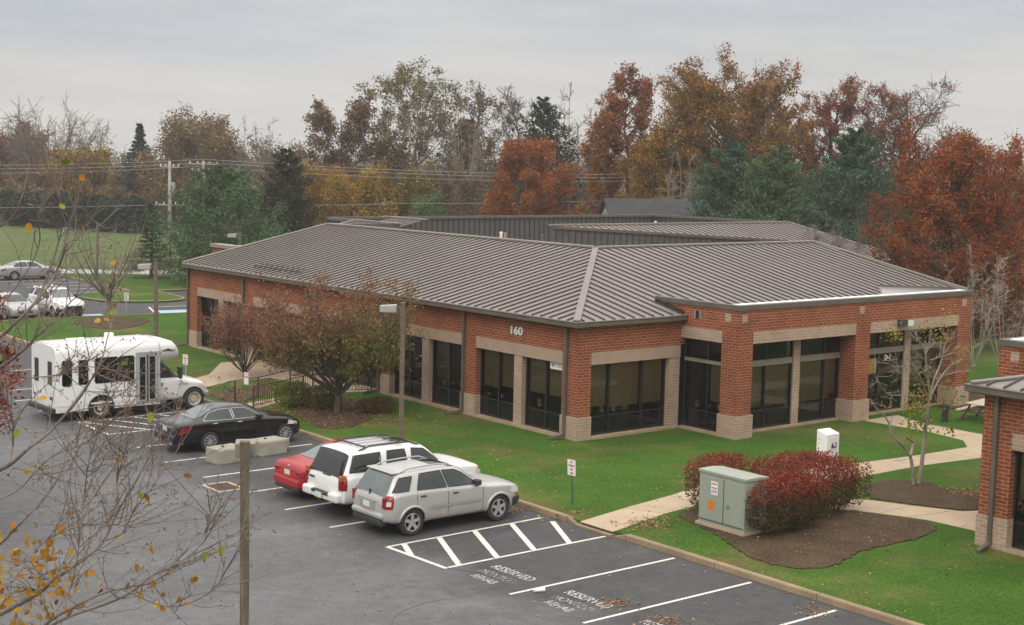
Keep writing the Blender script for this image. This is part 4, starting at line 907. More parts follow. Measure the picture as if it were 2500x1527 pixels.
# shuttle bus
def rrect(x0, x1, z0, z1, r, n=5):
    o = []
    for cx_, cz_, a0 in ((x1-r, z1-r, 0), (x0+r, z1-r, 90), (x0+r, z0+r, 180), (x1-r, z0+r, 270)):
        o += [(cx_+r*math.cos(math.radians(a0+90*i/n)), cz_+r*math.sin(math.radians(a0+90*i/n))) for i in range(n+1)]
    return o
def extr_y(mb, prof, y0, y1, mi=0):                       # profile in x, z drawn out along y
    n = len(prof); o = len(mb.v); mb.v += [(p[0], y0, p[1]) for p in prof]+[(p[0], y1, p[1]) for p in prof]
    mb.f += [tuple(range(o, o+n)), tuple(range(o+2*n-1, o+n-1, -1))]+[(o+i, o+n+i, o+n+(i+1) % n, o+(i+1) % n) for i in range(n)]; mb.m += [mi]*(n+2); return mb
def bus():
    R = thing('shuttle_bus', 'white shuttle bus with dark windows parked beside the hatched bay', 'bus', (19.62,51.5,0), .012)
    hw = 1.14; prof = [(-hw,.36),(-hw,2.50),(-hw+.04,2.62),(-hw+.13,2.73),(-hw+.3,2.79),(0,2.83),(hw-.3,2.79),(hw-.13,2.73),(hw-.04,2.62),(hw,2.50),(hw,.36)]
    mb = MB(); xs = [(0,.985),(.05,1),(4.05,1)]
    for x, k in xs: mb.v += [(x, p[0]*k, .36+(p[1]-.36)*(k if k == 1 else .985)) for p in prof]
    n = len(prof)
    for i in range(len(xs)-1):
        for j in range(n): mb.f.append((i*n+j, i*n+(j+1) % n, (i+1)*n+(j+1) % n, (i+1)*n+j)); mb.m.append(0)
    mb.f += [tuple(range(n-1, -1, -1)), tuple(range(2*n, 3*n))]; mb.m += [0, 0]
    body = mb.build('body', ['paint_bus', 'underbody'], R, recalc=True)
    # cut-away van nose
    T_ = [(3.9,2.02,1.22,.96,.78,.40),(4.1,2.02,1.22,.97,.78,.40),(4.35,1.95,1.21,.98,.76,.40),(4.75,1.58,1.19,.98,.76,.40),(5.02,1.34,1.17,.98,.80,.40),(5.15,1.27,1.13,.98,.82,.42),(5.6,1.18,1.05,.98,.80,.45),(5.95,1.08,.95,.95,.76,.48),(6.08,.98,.86,.92,.74,.50),(6.12,.88,.78,.90,.72,.52)]
    H = Hull(T_); cab = H.mesh(40).build('cab', ['paint_bus', 'underbody'], R, smooth=True)
    ct = MB()
    for ax, ww in ((1.72, hw), (5.55, 1.0)):
        for s in (-1, 1): ct.lathe([(.001, s*(ww+.4)), (.47, s*(ww+.4)), (.47, s*(ww-.42)), (.001, s*(ww-.42))], 32, 'y', (ax, 0, .41), 1)
    co = ct.build('cutter', ['underbody', 'underbody'], R, recalc=True)
    for o in (body, cab):
        md = o.modifiers.new('b', 'BOOLEAN'); md.operation = 'DIFFERENCE'; md.object = co; md.solver = 'EXACT'
    bpy.context.view_layer.update(); dg = bpy.context.evaluated_depsgraph_get()
    for o in (body, cab):
        me = bpy.data.meshes.new_from_object(o.evaluated_get(dg)); o.modifiers.clear(); o.data = me
        bm = bmesh.new(); bm.from_mesh(me)
        for e in bm.edges:
            if len(e.link_faces) == 2 and e.calc_face_angle(0) > .6: e.smooth = False
        for f_ in bm.faces: f_.smooth = True
        bm.to_mesh(me); bm.free()
    bpy.data.objects.remove(co)
    cap = MB(); cs = [(4.05,1.14,2.02,2.80),(4.45,1.13,2.03,2.79),(4.72,1.08,2.05,2.70),(4.88,1.0,2.08,2.52),(4.95,.9,2.14,2.36)]; kk = 9
    for x, w, z0, z1 in cs:
        q = []
        for a in range(kk):
            t = math.pi*a/(kk-1); q.append((x, -w*math.copysign(abs(math.cos(t))**.35, math.cos(t)), z0+(z1-z0)*math.sin(t)**.45))
        cap.v += q
    for i in range(len(cs)-1):
        for j in range(kk): cap.f.append((i*kk+j, i*kk+(j+1) % kk, (i+1)*kk+(j+1) % kk, (i+1)*kk+j)); cap.m.append(0)
    cap.f.append(tuple(range((len(cs)-1)*kk, len(cs)*kk))); cap.m.append(0)
    cap.build('cab_over_cap', 'paint_bus', R, smooth=True)
    MB().tube([(4.05, p[0]*1.004, p[1]+.004) for p in prof], .016, 6).build('joint_strip', 'sign_back', R)
    for s in (-1, 1):
        d = MB(); d.tube([(4.15,s*1.15,2.38),(4.4,s*1.15,2.42),(4.6,s*1.12,2.36),(4.8,s*1.06,2.42)], [.012,.04,.02,.005], 6); d.build('swoosh_decal', 'black_plastic', R)
        for i, (xa, xb, za, zb2) in enumerate(((.26,.58,1.34,2.24),(.88,1.2,1.36,2.22),(1.5,2.36,1.36,2.26),(2.42,3.0,1.36,2.26))+(((3.1,3.9,1.36,2.26),) if s > 0 else ())):
            f = extr_y(MB(), rrect(xa-.03, xb+.03, za-.03, zb2+.03, .09), s*(hw-.01), s*(hw+.012)).build('window', 'black_plastic', R)
            extr_y(MB(), rrect(xa, xb, za, zb2, .07), s*(hw+.012), s*(hw+.02)).build('pane', 'car_glass_dark', f)
        d = MB(); d.tube([(.9,s*1.145,1.12),(1.6,s*1.145,1.04),(2.2,s*1.145,1.0),(2.9,s*1.145,1.02),(3.1,s*1.145,1.08)], [.006,.03,.045,.02,.004], 6); d.tube([(1.5,s*1.145,1.2),(1.9,s*1.145,1.06),(2.3,s*1.145,1.02)], [.004,.03,.004], 6); d.build('swoosh_decal', 'grey_print', R)
        MB().box(.05,s*1.13,.58,3.1,s*1.15,.64).build('rub_strip', 'paint_bus', R)
        H.side_patch([(4.12,1.30),(4.98,1.27),(4.55,1.70),(4.38,1.86),(4.14,1.88)], s, .004).build('window', 'black_plastic', R, smooth=True)
        H.side_patch([(4.16,1.34),(4.90,1.31),(4.52,1.66),(4.36,1.82),(4.17,1.84)], s, .009).build('pane', 'car_glass', R, smooth=True)
        m = MB().box(4.80,s*1.06,1.28,4.92,s*1.30,1.72).box(4.86,s*.95,1.36,4.9,s*1.08,1.40); m.build('wing_mirror', 'black_plastic', R, bevel=.02)
        H.side_patch([(5.7,.82),(6.05,.78),(6.05,.95),(5.74,1.0)], s, .01).build('headlight', 'lamp_clear', R, smooth=True)
        MB().box(5.05,s*.985,1.0,5.3,s*.995,1.04).build('badge', 'grey_print', R); MB().box(4.2,s*.985,1.0,4.24,s*1.0,1.12).build('door_handle', 'black_plastic', R)
    sm = MB()
    for (xa, za), (xb, zb2) in (((4.1,.5),(4.1,1.28)), ((5.0,.8),(5.0,1.22))):
        for s in (-1, 1): sm.bar((xa, s*(H.side_y(xa, 1)), za), (xb, s*H.side_y(xb, 1), zb2), .014, .014, 0, (0,1,0))
    sm.build('door_seam', 'black_plastic', R)
    H.top_patch(4.40,5.02,.70,.80,.012,.08).build('windshield', 'car_glass', R, smooth=True)
    d = MB().box(3.08,-1.165,.44,4.0,-1.14,.5).box(3.08,-1.165,2.30,4.0,-1.14,2.38).box(3.08,-1.165,.5,3.14,-1.14,2.3).box(3.94,-1.165,.5,4.0,-1.14,2.3)
    for xa in (3.18,3.57): d.box(xa,-1.18,.52,xa+.05,-1.14,2.28).box(xa+.28,-1.18,.52,xa+.33,-1.14,2.28).box(xa+.05,-1.18,.52,xa+.28,-1.14,.58).box(xa+.05,-1.18,2.2,xa+.28,-1.14,2.28)
    do = d.build('folding_door', 'sign_back', R); MB().box(3.23,-1.16,.58,3.46,-1.15,2.2).build('pane', 'car_glass_dark', do); MB().box(3.62,-1.16,.58,3.85,-1.15,2.2).build('pane', 'car_glass_dark', do); MB().box(3.51,-1.185,.52,3.57,-1.14,2.28).build('rubber_seal', 'rubber', do)
    for y in (-.62,.62):
        f = MB(); f.box(-.03,y-.17,1.34,0.03,y+.17,2.2); fo = f.build('rear_window', 'black_plastic', R, bevel=.02); MB().box(-.036,y-.14,1.37,-.029,y+.14,2.17).build('pane', 'car_glass_dark', fo)
    MB().box(-.03,.62,.70,.02,.92,1.0).build('tail_light_panel', 'paint_bus', R); 
    for y in (.70,.84,-.70,-.84): MB().lathe([(.001,-.04),(.055,-.03),(.06,0)], 12, 'y', (0,0,0)).build('tail_light', 'tail_red', R).matrix_local = Matrix.Translation((-.012, y, .86)) @ Matrix.Rotation(math.radians(-90), 4, 'Z')
    MB().box(-.16,-1.1,.34,.04,1.1,.52).build('rear_bumper', 'black_plastic', R, bevel=.03)
    MB().box(.1,-1.05,.25,3.95,1.05,.45).build('chassis', 'underbody', R)
    MB().box(6.06,-.92,.42,6.26,.92,.66).build('front_bumper', 'chrome', R, bevel=.06); MB().box(6.06,-.5,.66,6.13,.5,.92).build('grille', 'black_plastic', R, bevel=.02)
    MB().box(2.6,.35,2.8,2.9,.6,2.98).build('roof_hatch', 'white_plastic', R, bevel=.03); MB().box(1.0,-.4,2.8,1.7,.4,2.88).build('roof_hatch', 'white_plastic', R, bevel=.03)
    w0 = wheel(R, 1.72, -.98, .41, .30, 'steel'); wheel(R, 1.72, .98, .41, .3, 'steel', w0); wheel(R, 5.55, -.90, .41, .3, 'steel', w0); wheel(R, 5.55, .90, .41, .3, 'steel', w0)
    for s in (-1, 1):
        mb = MB(); mb.tube([(1.72+.49*math.cos(math.pi*(-.02+1.04*i/16)), s*1.145, .42+.47*math.sin(math.pi*(-.02+1.04*i/16))) for i in range(17)], .03, 6); mb.build('arch_trim', 'black_plastic', R, smooth=True)
bus()

# ------------------------------------------------------------------ lot and lawn furniture
def lamp(x, y, h, rz, label, hd=.74, hm='lamp_grey', pm='pole_brown'):
    R = thing('lamp_post', label, 'lamp post', (x, y, LZ if x > 25 else 0), rz, 'brown lamp posts of the parking lots')
    MB().box(-.075,-.075,-.1,.075,.075,h).box(-.085,-.085,h-.02,.085,.085,h+.015).box(-.16,-.16,-.05,.16,.16,.04).build('pole', pm, R)
    MB().box(-.22,-.04,h-.26,-.075,.04,h-.14).build('arm', 'pole_brown', R)
    hb = MB(); hb.add([(-hd,-.17,h-.30),(-.2,-.17,h-.30),(-.2,.17,h-.30),(-hd,.17,h-.30),(-hd,-.17,h-.10),(-.2,-.17,h-.06),(-.2,.17,h-.06),(-hd,.17,h-.10)], [(3,2,1,0),(4,5,6,7),(0,1,5,4),(1,2,6,5),(2,3,7,6),(3,0,4,7)])
    ho = hb.build('lamp_head', hm, R, bevel=.015); MB().box(-hd+.05,-.13,h-.308,-.28,.13,h-.298).build('lens', 'lamp_lens', ho)
lamp(26.4, 38.25, 5.05, math.radians(-38), 'brown lamp post on the lawn behind the long white suv'); lamp(26.85, 57.5, 5.05, math.radians(-38), 'brown lamp post on the lawn behind the bus roof'); lamp(41.6, 77.5, 5.1, math.radians(-48), 'brown lamp post peeking over the long roof by the pine')
lamp(11.28, 20.83, 5.1, math.radians(180+60), 'weathered brown lamp post standing alone in the near asphalt', .8, 'lamp_dull', 'pole_weathered')
def sign(x, y, h, w, hh, rz, label, post='sign_back', red=True, two=True, back=False, tilt=0):
    R = thing('parking_sign', label, 'sign', (x, y, LZ), rz, 'small parking signs on posts'); R.rotation_euler = (0, tilt, rz)
    p = MB().box(-.02,-.03,-.2,.0,.03,h); p.build('post', post, R)
    a = MB().box(-.035,-w/2,h-hh,-.022,w/2,h); ao = a.build('sign_panel', 'sign_white', R)
    if red and not back:
        M = lambda z: basis((0,-1,0),(0,0,1),(-1,0,0),(-.036,0,z))
        for k, t in enumerate(('NO', 'PARKING') if not two else ('NO', 'PARKING', 'FIRE', 'LANE')):
            text_mesh(t, hh*.19, 'sign_lettering', 'sign_red', None, M(h-hh*(.14+.24*k)), .001, .62, .004).parent = ao
    return R
sign(26.82, 30.23, 1.28, .31, .45, math.radians(4), 'white parking sign with red print on thin post in the lawn corner', 'sign_green', tilt=math.radians(-3)); sign(26.53, 48.85, 1.42, .27, .46, math.radians(8), 'white sign with faint red print on green post by the railing', 'sign_green', two=False)
sign(26.5, 53.95, 1.52, .30, .42, math.radians(15), 'white sign with red print beside the bus windshield', two=True); sign(35.92, 81.0, 1.42, .36, .5, math.radians(200), 'small sign seen from its grey back beside the far mulch bed', back=True)
def barrier(x, y, rz, ln, label):
    R = MB(); pr = [(-.38,0),(-.38,.10),(-.37,.44),(-.33,.49),(.33,.49),(.37,.44),(.38,.10),(.38,0)]
    n = len(pr); xs = [-ln/2, -ln/2+.03, ln/2-.03, ln/2]
    for i, q in enumerate(xs):
        k = .96 if i in (0, 3) else 1; R.v += [(q, p[0]*k, p[1]*(1 if k == 1 else .98)) for p in pr]
    for i in range(3):
        for j in range(n): R.f.append((i*n+j, i*n+(j+1) % n, (i+1)*n+(j+1) % n, (i+1)*n+j)); R.m.append(0)
    R.f += [tuple(range(n-1, -1, -1)), tuple(range(3*n, 4*n))]; R.m += [0, 0]
    o = R.build('concrete_barrier', 'barrier_concrete', None, bevel=.02); o.location = (x, y, 0); o.rotation_euler = (0, 0, rz); tag(o, label, 'barrier', 'concrete barrier blocks in the empty stall')
    t = MB().box(ln/2-.02,-.12,.1,ln/2+.28,.12,.42).build('tongue', 'barrier_concrete', o, bevel=.02)
    w = MB().box(-.12,-.05,.48,-.08,.05,.53).build('lifting_eye', 'steel_dark', o)
barrier(21.6, 41.2, .14, 1.0, 'concrete barrier block nearer the aisle left of the brown post'); barrier(23.38, 41.62, .10, 1.05, 'concrete barrier block nearer the kerb right of the brown post')
# utility cabinet
R = thing('utility_cabinet', 'pale green steel utility cabinet with stickers in front of red hedges', 'cabinet', (28.1,24.9,LZ))
MB().box(-.06,-.04,-.1,.95,1.70,.10).build('pad', 'walk_concrete', R)
cb = MB(); cb.add([(0,0,.10),(.86,0,.10),(.86,1.64,.10),(0,1.64,.10),(0,0,1.47),(.86,0,1.44),(.86,1.64,1.44),(0,1.64,1.47)], [(3,2,1,0),(4,5,6,7),(0,1,5,4),(1,2,6,5),(2,3,7,6),(3,0,4,7)]); cb.build('body', 'cabinet_green', R, bevel=.012)
tp = MB(); tp.add([(-.03,-.03,1.46),(.9,-.03,1.43),(.9,1.67,1.43),(-.03,1.67,1.46),(-.03,-.03,1.54),(.5,-.03,1.545),(.9,-.03,1.50),(.9,1.67,1.50),(.5,1.67,1.545),(-.03,1.67,1.54)], [(0,1,6,5,4),(3,9,8,7,2),(4,5,8,9),(5,6,7,8),(1,2,7,6),(0,4,9,3),(3,2,1,0)]); tp.build('lid', 'cabinet_green', R, bevel=.01)
MB().box(-.012,.76,.22,.002,1.58,1.36).build('door', 'cabinet_green', R, bevel=.004); MB().box(-.010,.04,.22,.002,.74,1.36).build('door', 'cabinet_green', R, bevel=.004)
MB().box(-.016,.735,.2,-.004,.75,1.38).build('door_seam', 'steel_dark', R); MB().box(-.016,.02,.185,-.002,1.62,.2).build('door_seam', 'steel_dark', R)
h = MB().box(-.05,.56,.66,-.012,.62,.76).box(-.08,.52,.69,-.05,.58,.72); h.build('latch', 'galv', R)
st = MB().box(-.018,.96,.92,-.012,1.2,1.28).build('warning_label', 'sign_white', R)
MB().box(-.021,.98,1.20,-.018,1.18,1.235).box(-.021,.98,1.09,-.018,1.18,1.12).build('print', 'sign_red', st); MB().box(-.021,.98,.98,-.018,1.18,1.0).box(-.021,.98,1.03,-.018,1.15,1.045).build('print', 'blue_logo', st)
MB().box(-.018,1.06,.50,-.012,1.28,.74).build('warning_label', 'orange_sticker', R)
# parcel drop box
R = thing('drop_box', 'white mail drop box with blue eagle emblem behind the red hedges', 'mailbox', (36.45,28.95,LZ))
db = MB(); db.add([(0,0,0),(.62,0,0),(.62,.42,0),(0,.42,0),(0,0,1.20),(.62,0,1.20),(.62,.42,1.32),(0,.42,1.32)], [(3,2,1,0),(4,5,6,7),(0,1,5,4),(1,2,6,5),(2,3,7,6),(3,0,4,7)]); db.build('body', 'white_plastic', R, bevel=.015)
MB().box(.04,-.012,.08,.58,.002,1.1).build('door', 'white_plastic', R, bevel=.004)
for k in range(6): MB().box(-.006,.30,.3+k*.14,.002,.34,.34+k*.14).build('rivet_plate', 'sign_back', R)
lg = MB().add([(.20,-.014,.74),(.46,-.014,.74),(.50,-.014,.92),(.24,-.014,.92)], [(0,1,2,3)]).build('emblem', 'blue_logo', R)
MB().add([(.24,-.017,.905),(.40,-.017,.905),(.47,-.017,.87),(.36,-.017,.84),(.46,-.017,.83),(.30,-.017,.76),(.36,-.017,.83)], [(0,1,2,3),(3,4,5,6),(0,3,6)]).build('emblem_wing', 'sign_white', lg)
text_mesh('UNITED STATES', .048, 'lettering', 'grey_print', None, basis((1,0,0),(0,0,1),(0,-1,0),(.34,-.014,.70)), .001).parent = R; text_mesh('POSTAL SERVICE', .048, 'lettering', 'grey_print', None, basis((1,0,0),(0,0,1),(0,-1,0),(.34,-.014,.65)), .001).parent = R
# railing along the ramp
R = thing('ramp_railing', 'dark metal railing with thin balusters along the entrance ramp', 'railing', (28,49.6,LZ))
a = [Vector(p) for p in ((26.9,49.0,0),(28.2,49.55,0),(29.9,50.35,0),(31.1,50.75,0),(32.9,49.9,0))]
for off, lab in ((Vector((0,0,0)), 'handrail'),):
    MB().tube([p+Vector((0,0,.95)) for p in a], .024, 6).build('handrail', 'steel_dark', R, world=True); MB().tube([p+Vector((0,0,.22)) for p in a], .016, 6).build('bottom_rail', 'steel_dark', R, world=True)
for p in a: MB().box(p.x-.025,p.y-.025,.05,p.x+.025,p.y+.025,.97).build('post', 'steel_dark', R, world=True)
bl = MB()
for i in range(len(a)-1):
    n = int((a[i+1]-a[i]).length/.13)
    for k in range(1, n):
        p = a[i].lerp(a[i+1], k/n); bl.box(p.x-.008,p.y-.008,.2,p.x+.008,p.y+.008,.95)
bl.build('balusters', 'steel_dark', R, world=True)
R2 = thing('ramp_railing', 'curved dark pipe handrail on the building side of the ramp', 'railing', (28,51,LZ)); c = curve([(26.6,50.1,.6),(26.35,50.3,.8),(26.6,50.5,.95),(28.2,51.0,.95),(30.2,51.9,1.0),(31.6,52.3,1.0)], 5)
MB().tube(c, .026, 6).build('handrail', 'steel_dark', R2, world=True)
for p in ((26.9,50.5,0),(28.2,51.0,0),(30.2,51.9,0),(31.5,52.25,0)): MB().box(p[0]-.025,p[1]-.025,.05,p[0]+.025,p[1]+.025,.97).build('post', 'steel_dark', R2, world=True)
# picnic table and ash bin by the block
R = thing('picnic_table', 'weathered picnic table half hidden behind the second brick office', 'table', (49.5,31.7,LZ), .15)
t = MB(); b_ = MB()
for k in range(5): t.box(-1.0,-.37+k*.15,.72,1.0,-.24+k*.15,.76)
t.build('tabletop', 'wood_grey', R)
for y in (-.75,.55): MB().box(-1.0,y,.42,1.0,y+.22,.46).build('bench', 'wood_grey', R)
for x in (-.7,.7):
    MB().bar((x,-.25,.72),(x,-.65,0),.05,.1,0,(1,0,0)).bar((x,.25,.72),(x,.65,0),.05,.1,0,(1,0,0)).box(x-.03,-.75,.36,x+.03,.77,.42).build('leg', 'wood_dark', R)
ab = MB().lathe([(.13,0),(.12,.62),(.14,.64),(.10,.72),(.02,.78),(.001,.78)], 14).build('ash_bin', 'steel_dark', None, smooth=True); ab.location = (47.9,32.4,LZ); tag(ab, 'slim dark ash bin beside the picnic table', 'bin')
pc = MB().tube([(20.7,24.58,.04),(20.95,24.5,.045)], [.035,.05], 10).build('paper_cup', 'sign_white'); tag(pc, 'crushed white paper cup lying beside the stall line', 'cup')
# power lines
def upole(px, ytop, D, h_lab, label, arms, transformer=False):
    x, y, h = at_dist(px, ytop, D); R = thing('utility_pole', label, 'utility pole', (x, y, -.03), 0, 'utility poles along the road')
    MB().tube([(0,0,0),(0,0,h)], [.17,.11], 10).build('pole', 'utility_wood', R, smooth=True)
    dx = Vector((math.sin(YAW), -math.cos(YAW), 0))
    for z, w in arms:
        f = MB(); f.bar(-dx*w/2+Vector((0,0,h-z)), dx*w/2+Vector((0,0,h-z)), .09, .11); fo = f.build('crossarm', 'utility_wood', R)
        i = MB()
        for t in (-.46,-.2,.2,.46):
            p = dx*w*t; i.lathe([(.03,h-z+.05),(.06,h-z+.10),(.03,h-z+.16),(.06,h-z+.2),(.001,h-z+.24)], 8, c=(p.x, p.y, 0))
        i.build('insulator', 'white_plastic', fo)
    if transformer:
        MB().lathe([(.001,h-2.6),(.2,h-2.6),(.22,h-2.5),(.22,h-1.8),(.001,h-1.75)], 12, c=(.3,.1,0)).build('transformer', 'lamp_grey', R)
        MB().tube([(-.15,-.1,0),(-.16,-.1,h*.72)], .045, 6).build('conduit', 'lamp_grey', R)
    return Vector((x, y, 0)), h
p1, h1 = upole(414, 392, 122, 0, 'tall wooden utility pole with crossarms beside the small spruce', ((.5,1.6),(3.6,2.4)), True)
p2, h2 = upole(497, 392, 131, 0, 'utility pole top rising behind the big left pine', ((.3,2.6),(.9,2.2)))
p3, h3 = upole(1645, 428, 140, 0, 'utility pole with insulators in front of the grey roofed house', ((.25,2.2),(.7,1.6)))
p4 = Vector(at_dist(2130, 455, 165)); p0 = Vector(at_dist(-300, 404, 128))
def wire(pts, sag, r, label):
    q = []
    for i in range(len(pts)-1):
        n = 14
        for k in range(n):
            t = k/n; p = pts[i].lerp(pts[i+1], t); p.z -= sag*4*t*(1-t)*((pts[i+1]-pts[i]).length/90); q.append(p)
    q.append(pts[-1]); tag(MB().tube(q, r, 4).build('power_line', 'wire'), label, 'power line', 'power lines between the utility poles')
top2 = Vector((p2.x, p2.y, h2)); top3 = Vector((p3.x, p3.y, h3))
for k, (dz, sx, lb) in enumerate(((.1,0,'topmost thin power line strung across in front of the trees'),(-.18,.5,'second power line just under the topmost one'),(-.55,-.6,'third power line of the upper bunch, lowest of it'))):
    o = Vector((sx*.7, -sx*.7, dz)); wire([p0+o, top2+o, top3+o, p4+o], .9+.05*k, .022, lb)
wire([p0+Vector((0,0,-3.4)), Vector((p1.x, p1.y, h1-3.6)), Vector(at_dist(1000, 497, 128)), Vector((p3.x, p3.y, h3-2.2)), p4+Vector((0,0,-2))], .5, .018, 'thick lower cable strung well under the upper power lines')
# houses beyond
def house(px, D, w, dp, hw, hr, rz, label, wallm='siding_white', zoff=0):
    x, y, _ = at_dist(px, 400, D); R = thing('house', label, 'house', (x, y, -.03), rz)
    b = MB(); b.add([(-w/2,-dp/2,0),(w/2,-dp/2,0),(w/2,dp/2,0),(-w/2,dp/2,0),(-w/2,-dp/2,hw),(w/2,-dp/2,hw),(w/2,dp/2,hw),(-w/2,dp/2,hw),(-w/2,0,hr),(w/2,0,hr)], [(0,1,5,4),(2,3,7,6),(3,0,4,8,7),(1,2,6,9,5)]); b.build('wall', wallm, R)
    r = MB(); e = .35
    for s in (-1, 1): r.add([(-w/2-e,0,hr+.08),(w/2+e,0,hr+.08),(w/2+e,s*(dp/2+e),hw-.15),(-w/2-e,s*(dp/2+e),hw-.15),(-w/2-e,0,hr-.1),(w/2+e,0,hr-.1),(w/2+e,s*(dp/2+e),hw-.32),(-w/2-e,s*(dp/2+e),hw-.32)], [(0,1,2,3),(4,5,6,7),(0,1,5,4),(2,3,7,6),(0,3,7,4),(1,2,6,5)])
    r.build('roof', 'shingle', R, recalc=True)
    for u in (-.3,.1,.35):
        f = MB().box(u*w-.5,-dp/2-.04,1.0,u*w+.5,-dp/2+.02,2.3).build('window', 'sign_white', R); MB().box(u*w-.42,-dp/2-.05,1.08,u*w+.42,-dp/2-.035,2.22).build('pane', 'car_glass_dark', f)
    for z in ((hr-1.6),): MB().box(-w/2-.06,-.35,z-.5,-w/2+.01,.35,z+.5).build('gable_vent', 'sign_back', R)
    return R
house(1605, 119, 8.5, 7, 3.6, 7.0, math.radians(-22), 'white gabled house with grey shingle roof behind the office roof')
house(388, 262, 7, 6, 2.6, 5.0, math.radians(-20), 'pale house with grey roof among trees left of the utility pole'); house(105, 275, 9, 6, 4.0, 6.6, math.radians(-30), 'white house glimpsed behind trees above the dark hedge row'); house(195, 300, 8, 6, 4, 6.2, math.radians(15), 'small white house behind the yellow leaved tree')
# ------------------------------------------------------------------ vegetation
leafmat('leaf_russet', [(.12,.050,.022),(.21,.085,.032),(.28,.13,.05)]); leafmat('leaf_oakred', [(.18,.062,.030),(.28,.095,.042),(.33,.14,.05)], sc=.5); leafmat('leaf_oakorange', [(.16,.085,.011),(.29,.138,.014),(.36,.165,.02),(.12,.105,.02)], sc=.35)
leafmat('leaf_maple', [(.17,.036,.012),(.30,.064,.016),(.36,.105,.024),(.15,.07,.02)], sc=.45); leafmat('leaf_maple2', [(.21,.062,.018),(.31,.095,.024),(.34,.13,.035)], sc=.7)
leafmat('leaf_redsmall', [(.19,.03,.018),(.28,.05,.026),(.33,.085,.03)], sc=1.2); leafmat('leaf_yellow', [(.19,.135,.02),(.32,.205,.025),(.38,.21,.03),(.17,.145,.03)], sc=.3); leafmat('leaf_olivebrown', [(.07,.068,.018),(.13,.105,.026),(.18,.13,.034)], sc=.4); leafmat('leaf_sycamore', [(.15,.115,.05),(.22,.17,.08),(.17,.16,.06)], sc=.4); leafmat('leaf_brown', [(.12,.072,.04),(.18,.11,.06),(.22,.14,.075)], sc=.4)
leafmat('needle_pine', [(.036,.066,.036),(.085,.138,.074),(.135,.19,.10)], .7, .1, .5); leafmat('needle_blue', [(.032,.062,.038),(.07,.126,.072),(.11,.175,.10)], .7, .1, .5); leafmat('needle_dark', [(.018,.03,.016),(.034,.05,.024),(.05,.066,.032)], .6, .1, .5); leafmat('needle_bright', [(.055,.10,.034),(.10,.165,.058),(.145,.205,.078)], .7, .1, .5)
leafmat('needle_gold', [(.03,.038,.017),(.06,.065,.022),(.13,.12,.03)], .4, .1, .6); leafmat('juniper', [(.035,.04,.02),(.06,.058,.026),(.105,.08,.034)], .6, .1, .5); leafmat('arborvitae', [(.010,.022,.011),(.019,.038,.017),(.03,.055,.022)], .6, .1, .4)
leafmat('leaf_crabgreen', [(.10,.125,.028),(.16,.165,.038),(.24,.17,.05)], .5, .3, 1.2); leafmat('leaf_crabred', [(.17,.085,.05),(.25,.12,.065),(.30,.17,.08)], .5, .3, 1.2); leafmat('leaf_purple', [(.19,.095,.075),(.27,.135,.10),(.30,.17,.11)], .5, .3, 1.2)
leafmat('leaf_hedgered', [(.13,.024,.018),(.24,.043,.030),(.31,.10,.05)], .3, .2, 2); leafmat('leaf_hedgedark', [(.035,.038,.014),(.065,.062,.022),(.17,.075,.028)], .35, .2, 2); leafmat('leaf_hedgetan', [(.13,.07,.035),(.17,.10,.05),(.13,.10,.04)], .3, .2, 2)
leafmat('leaf_boxgreen', [(.09,.13,.022),(.17,.22,.036),(.23,.27,.055)], .4, .2, 2); leafmat('leaf_boxbrown', [(.075,.07,.026),(.125,.105,.04),(.17,.13,.05)], .4, .2, 2); leafmat('leaf_birch', [(.16,.16,.03),(.26,.22,.035),(.30,.19,.04)], .4, .35, 3)
leafmat('leaf_near', [(.32,.11,.025),(.44,.21,.03),(.46,.27,.04),(.36,.25,.04)], .25, .45, 4); leafmat('leaf_neargreen', [(.14,.22,.03),(.36,.34,.05)], .3, .45, 4); leafmat('leaf_nearred', [(.36,.02,.03),(.30,.03,.03)], .3, .4, 4)
leafmat('fallen', [(.15,.06,.03),(.30,.15,.065),(.40,.25,.12),(.24,.09,.05)], .1, .2, 2)
leafmat('woods_far', [(.13,.10,.08),(.18,.13,.095),(.16,.12,.075)], .6, .2, .1); leafmat('brush_brown', [(.10,.078,.045),(.16,.12,.062),(.14,.13,.05)], .6, .2, .25)
def blades(rs, C, size, mi):                               # broad pointed leaves folded along the midrib
    out = [(-.5,0),(-.38,.20),(-.10,.34),(.18,.27),(.40,.10),(.54,0)]; V, Q, M2 = [], [], []
    for c, m_ in zip(C, mi):
        n = rs.normal(size=3); n /= np.linalg.norm(n); t = rs.normal(size=3); t[2] -= .9; t -= n*(t@n); t /= np.linalg.norm(t); b = np.cross(n, t); s = size*rs.uniform(.7, 1.25); o = len(V); f = rs.uniform(.05, .35); cu = rs.uniform(-.2, .2)
        for sg_ in (1, -1): V += [c+s*(t*x+b*y*sg_+n*(y*f+cu*x*x)) for x, y in out]
        mid = [c+s*(t*x+n*cu*x*x) for x, y in out]; k = len(V); V += mid
        for i in range(5):
            Q += [(o+i, o+i+1, k+i+1, k+i), (o+6+i, k+i, k+i+1, o+6+i+1)]; M2 += [m_, m_]
    return np.array(V), np.array(Q), M2
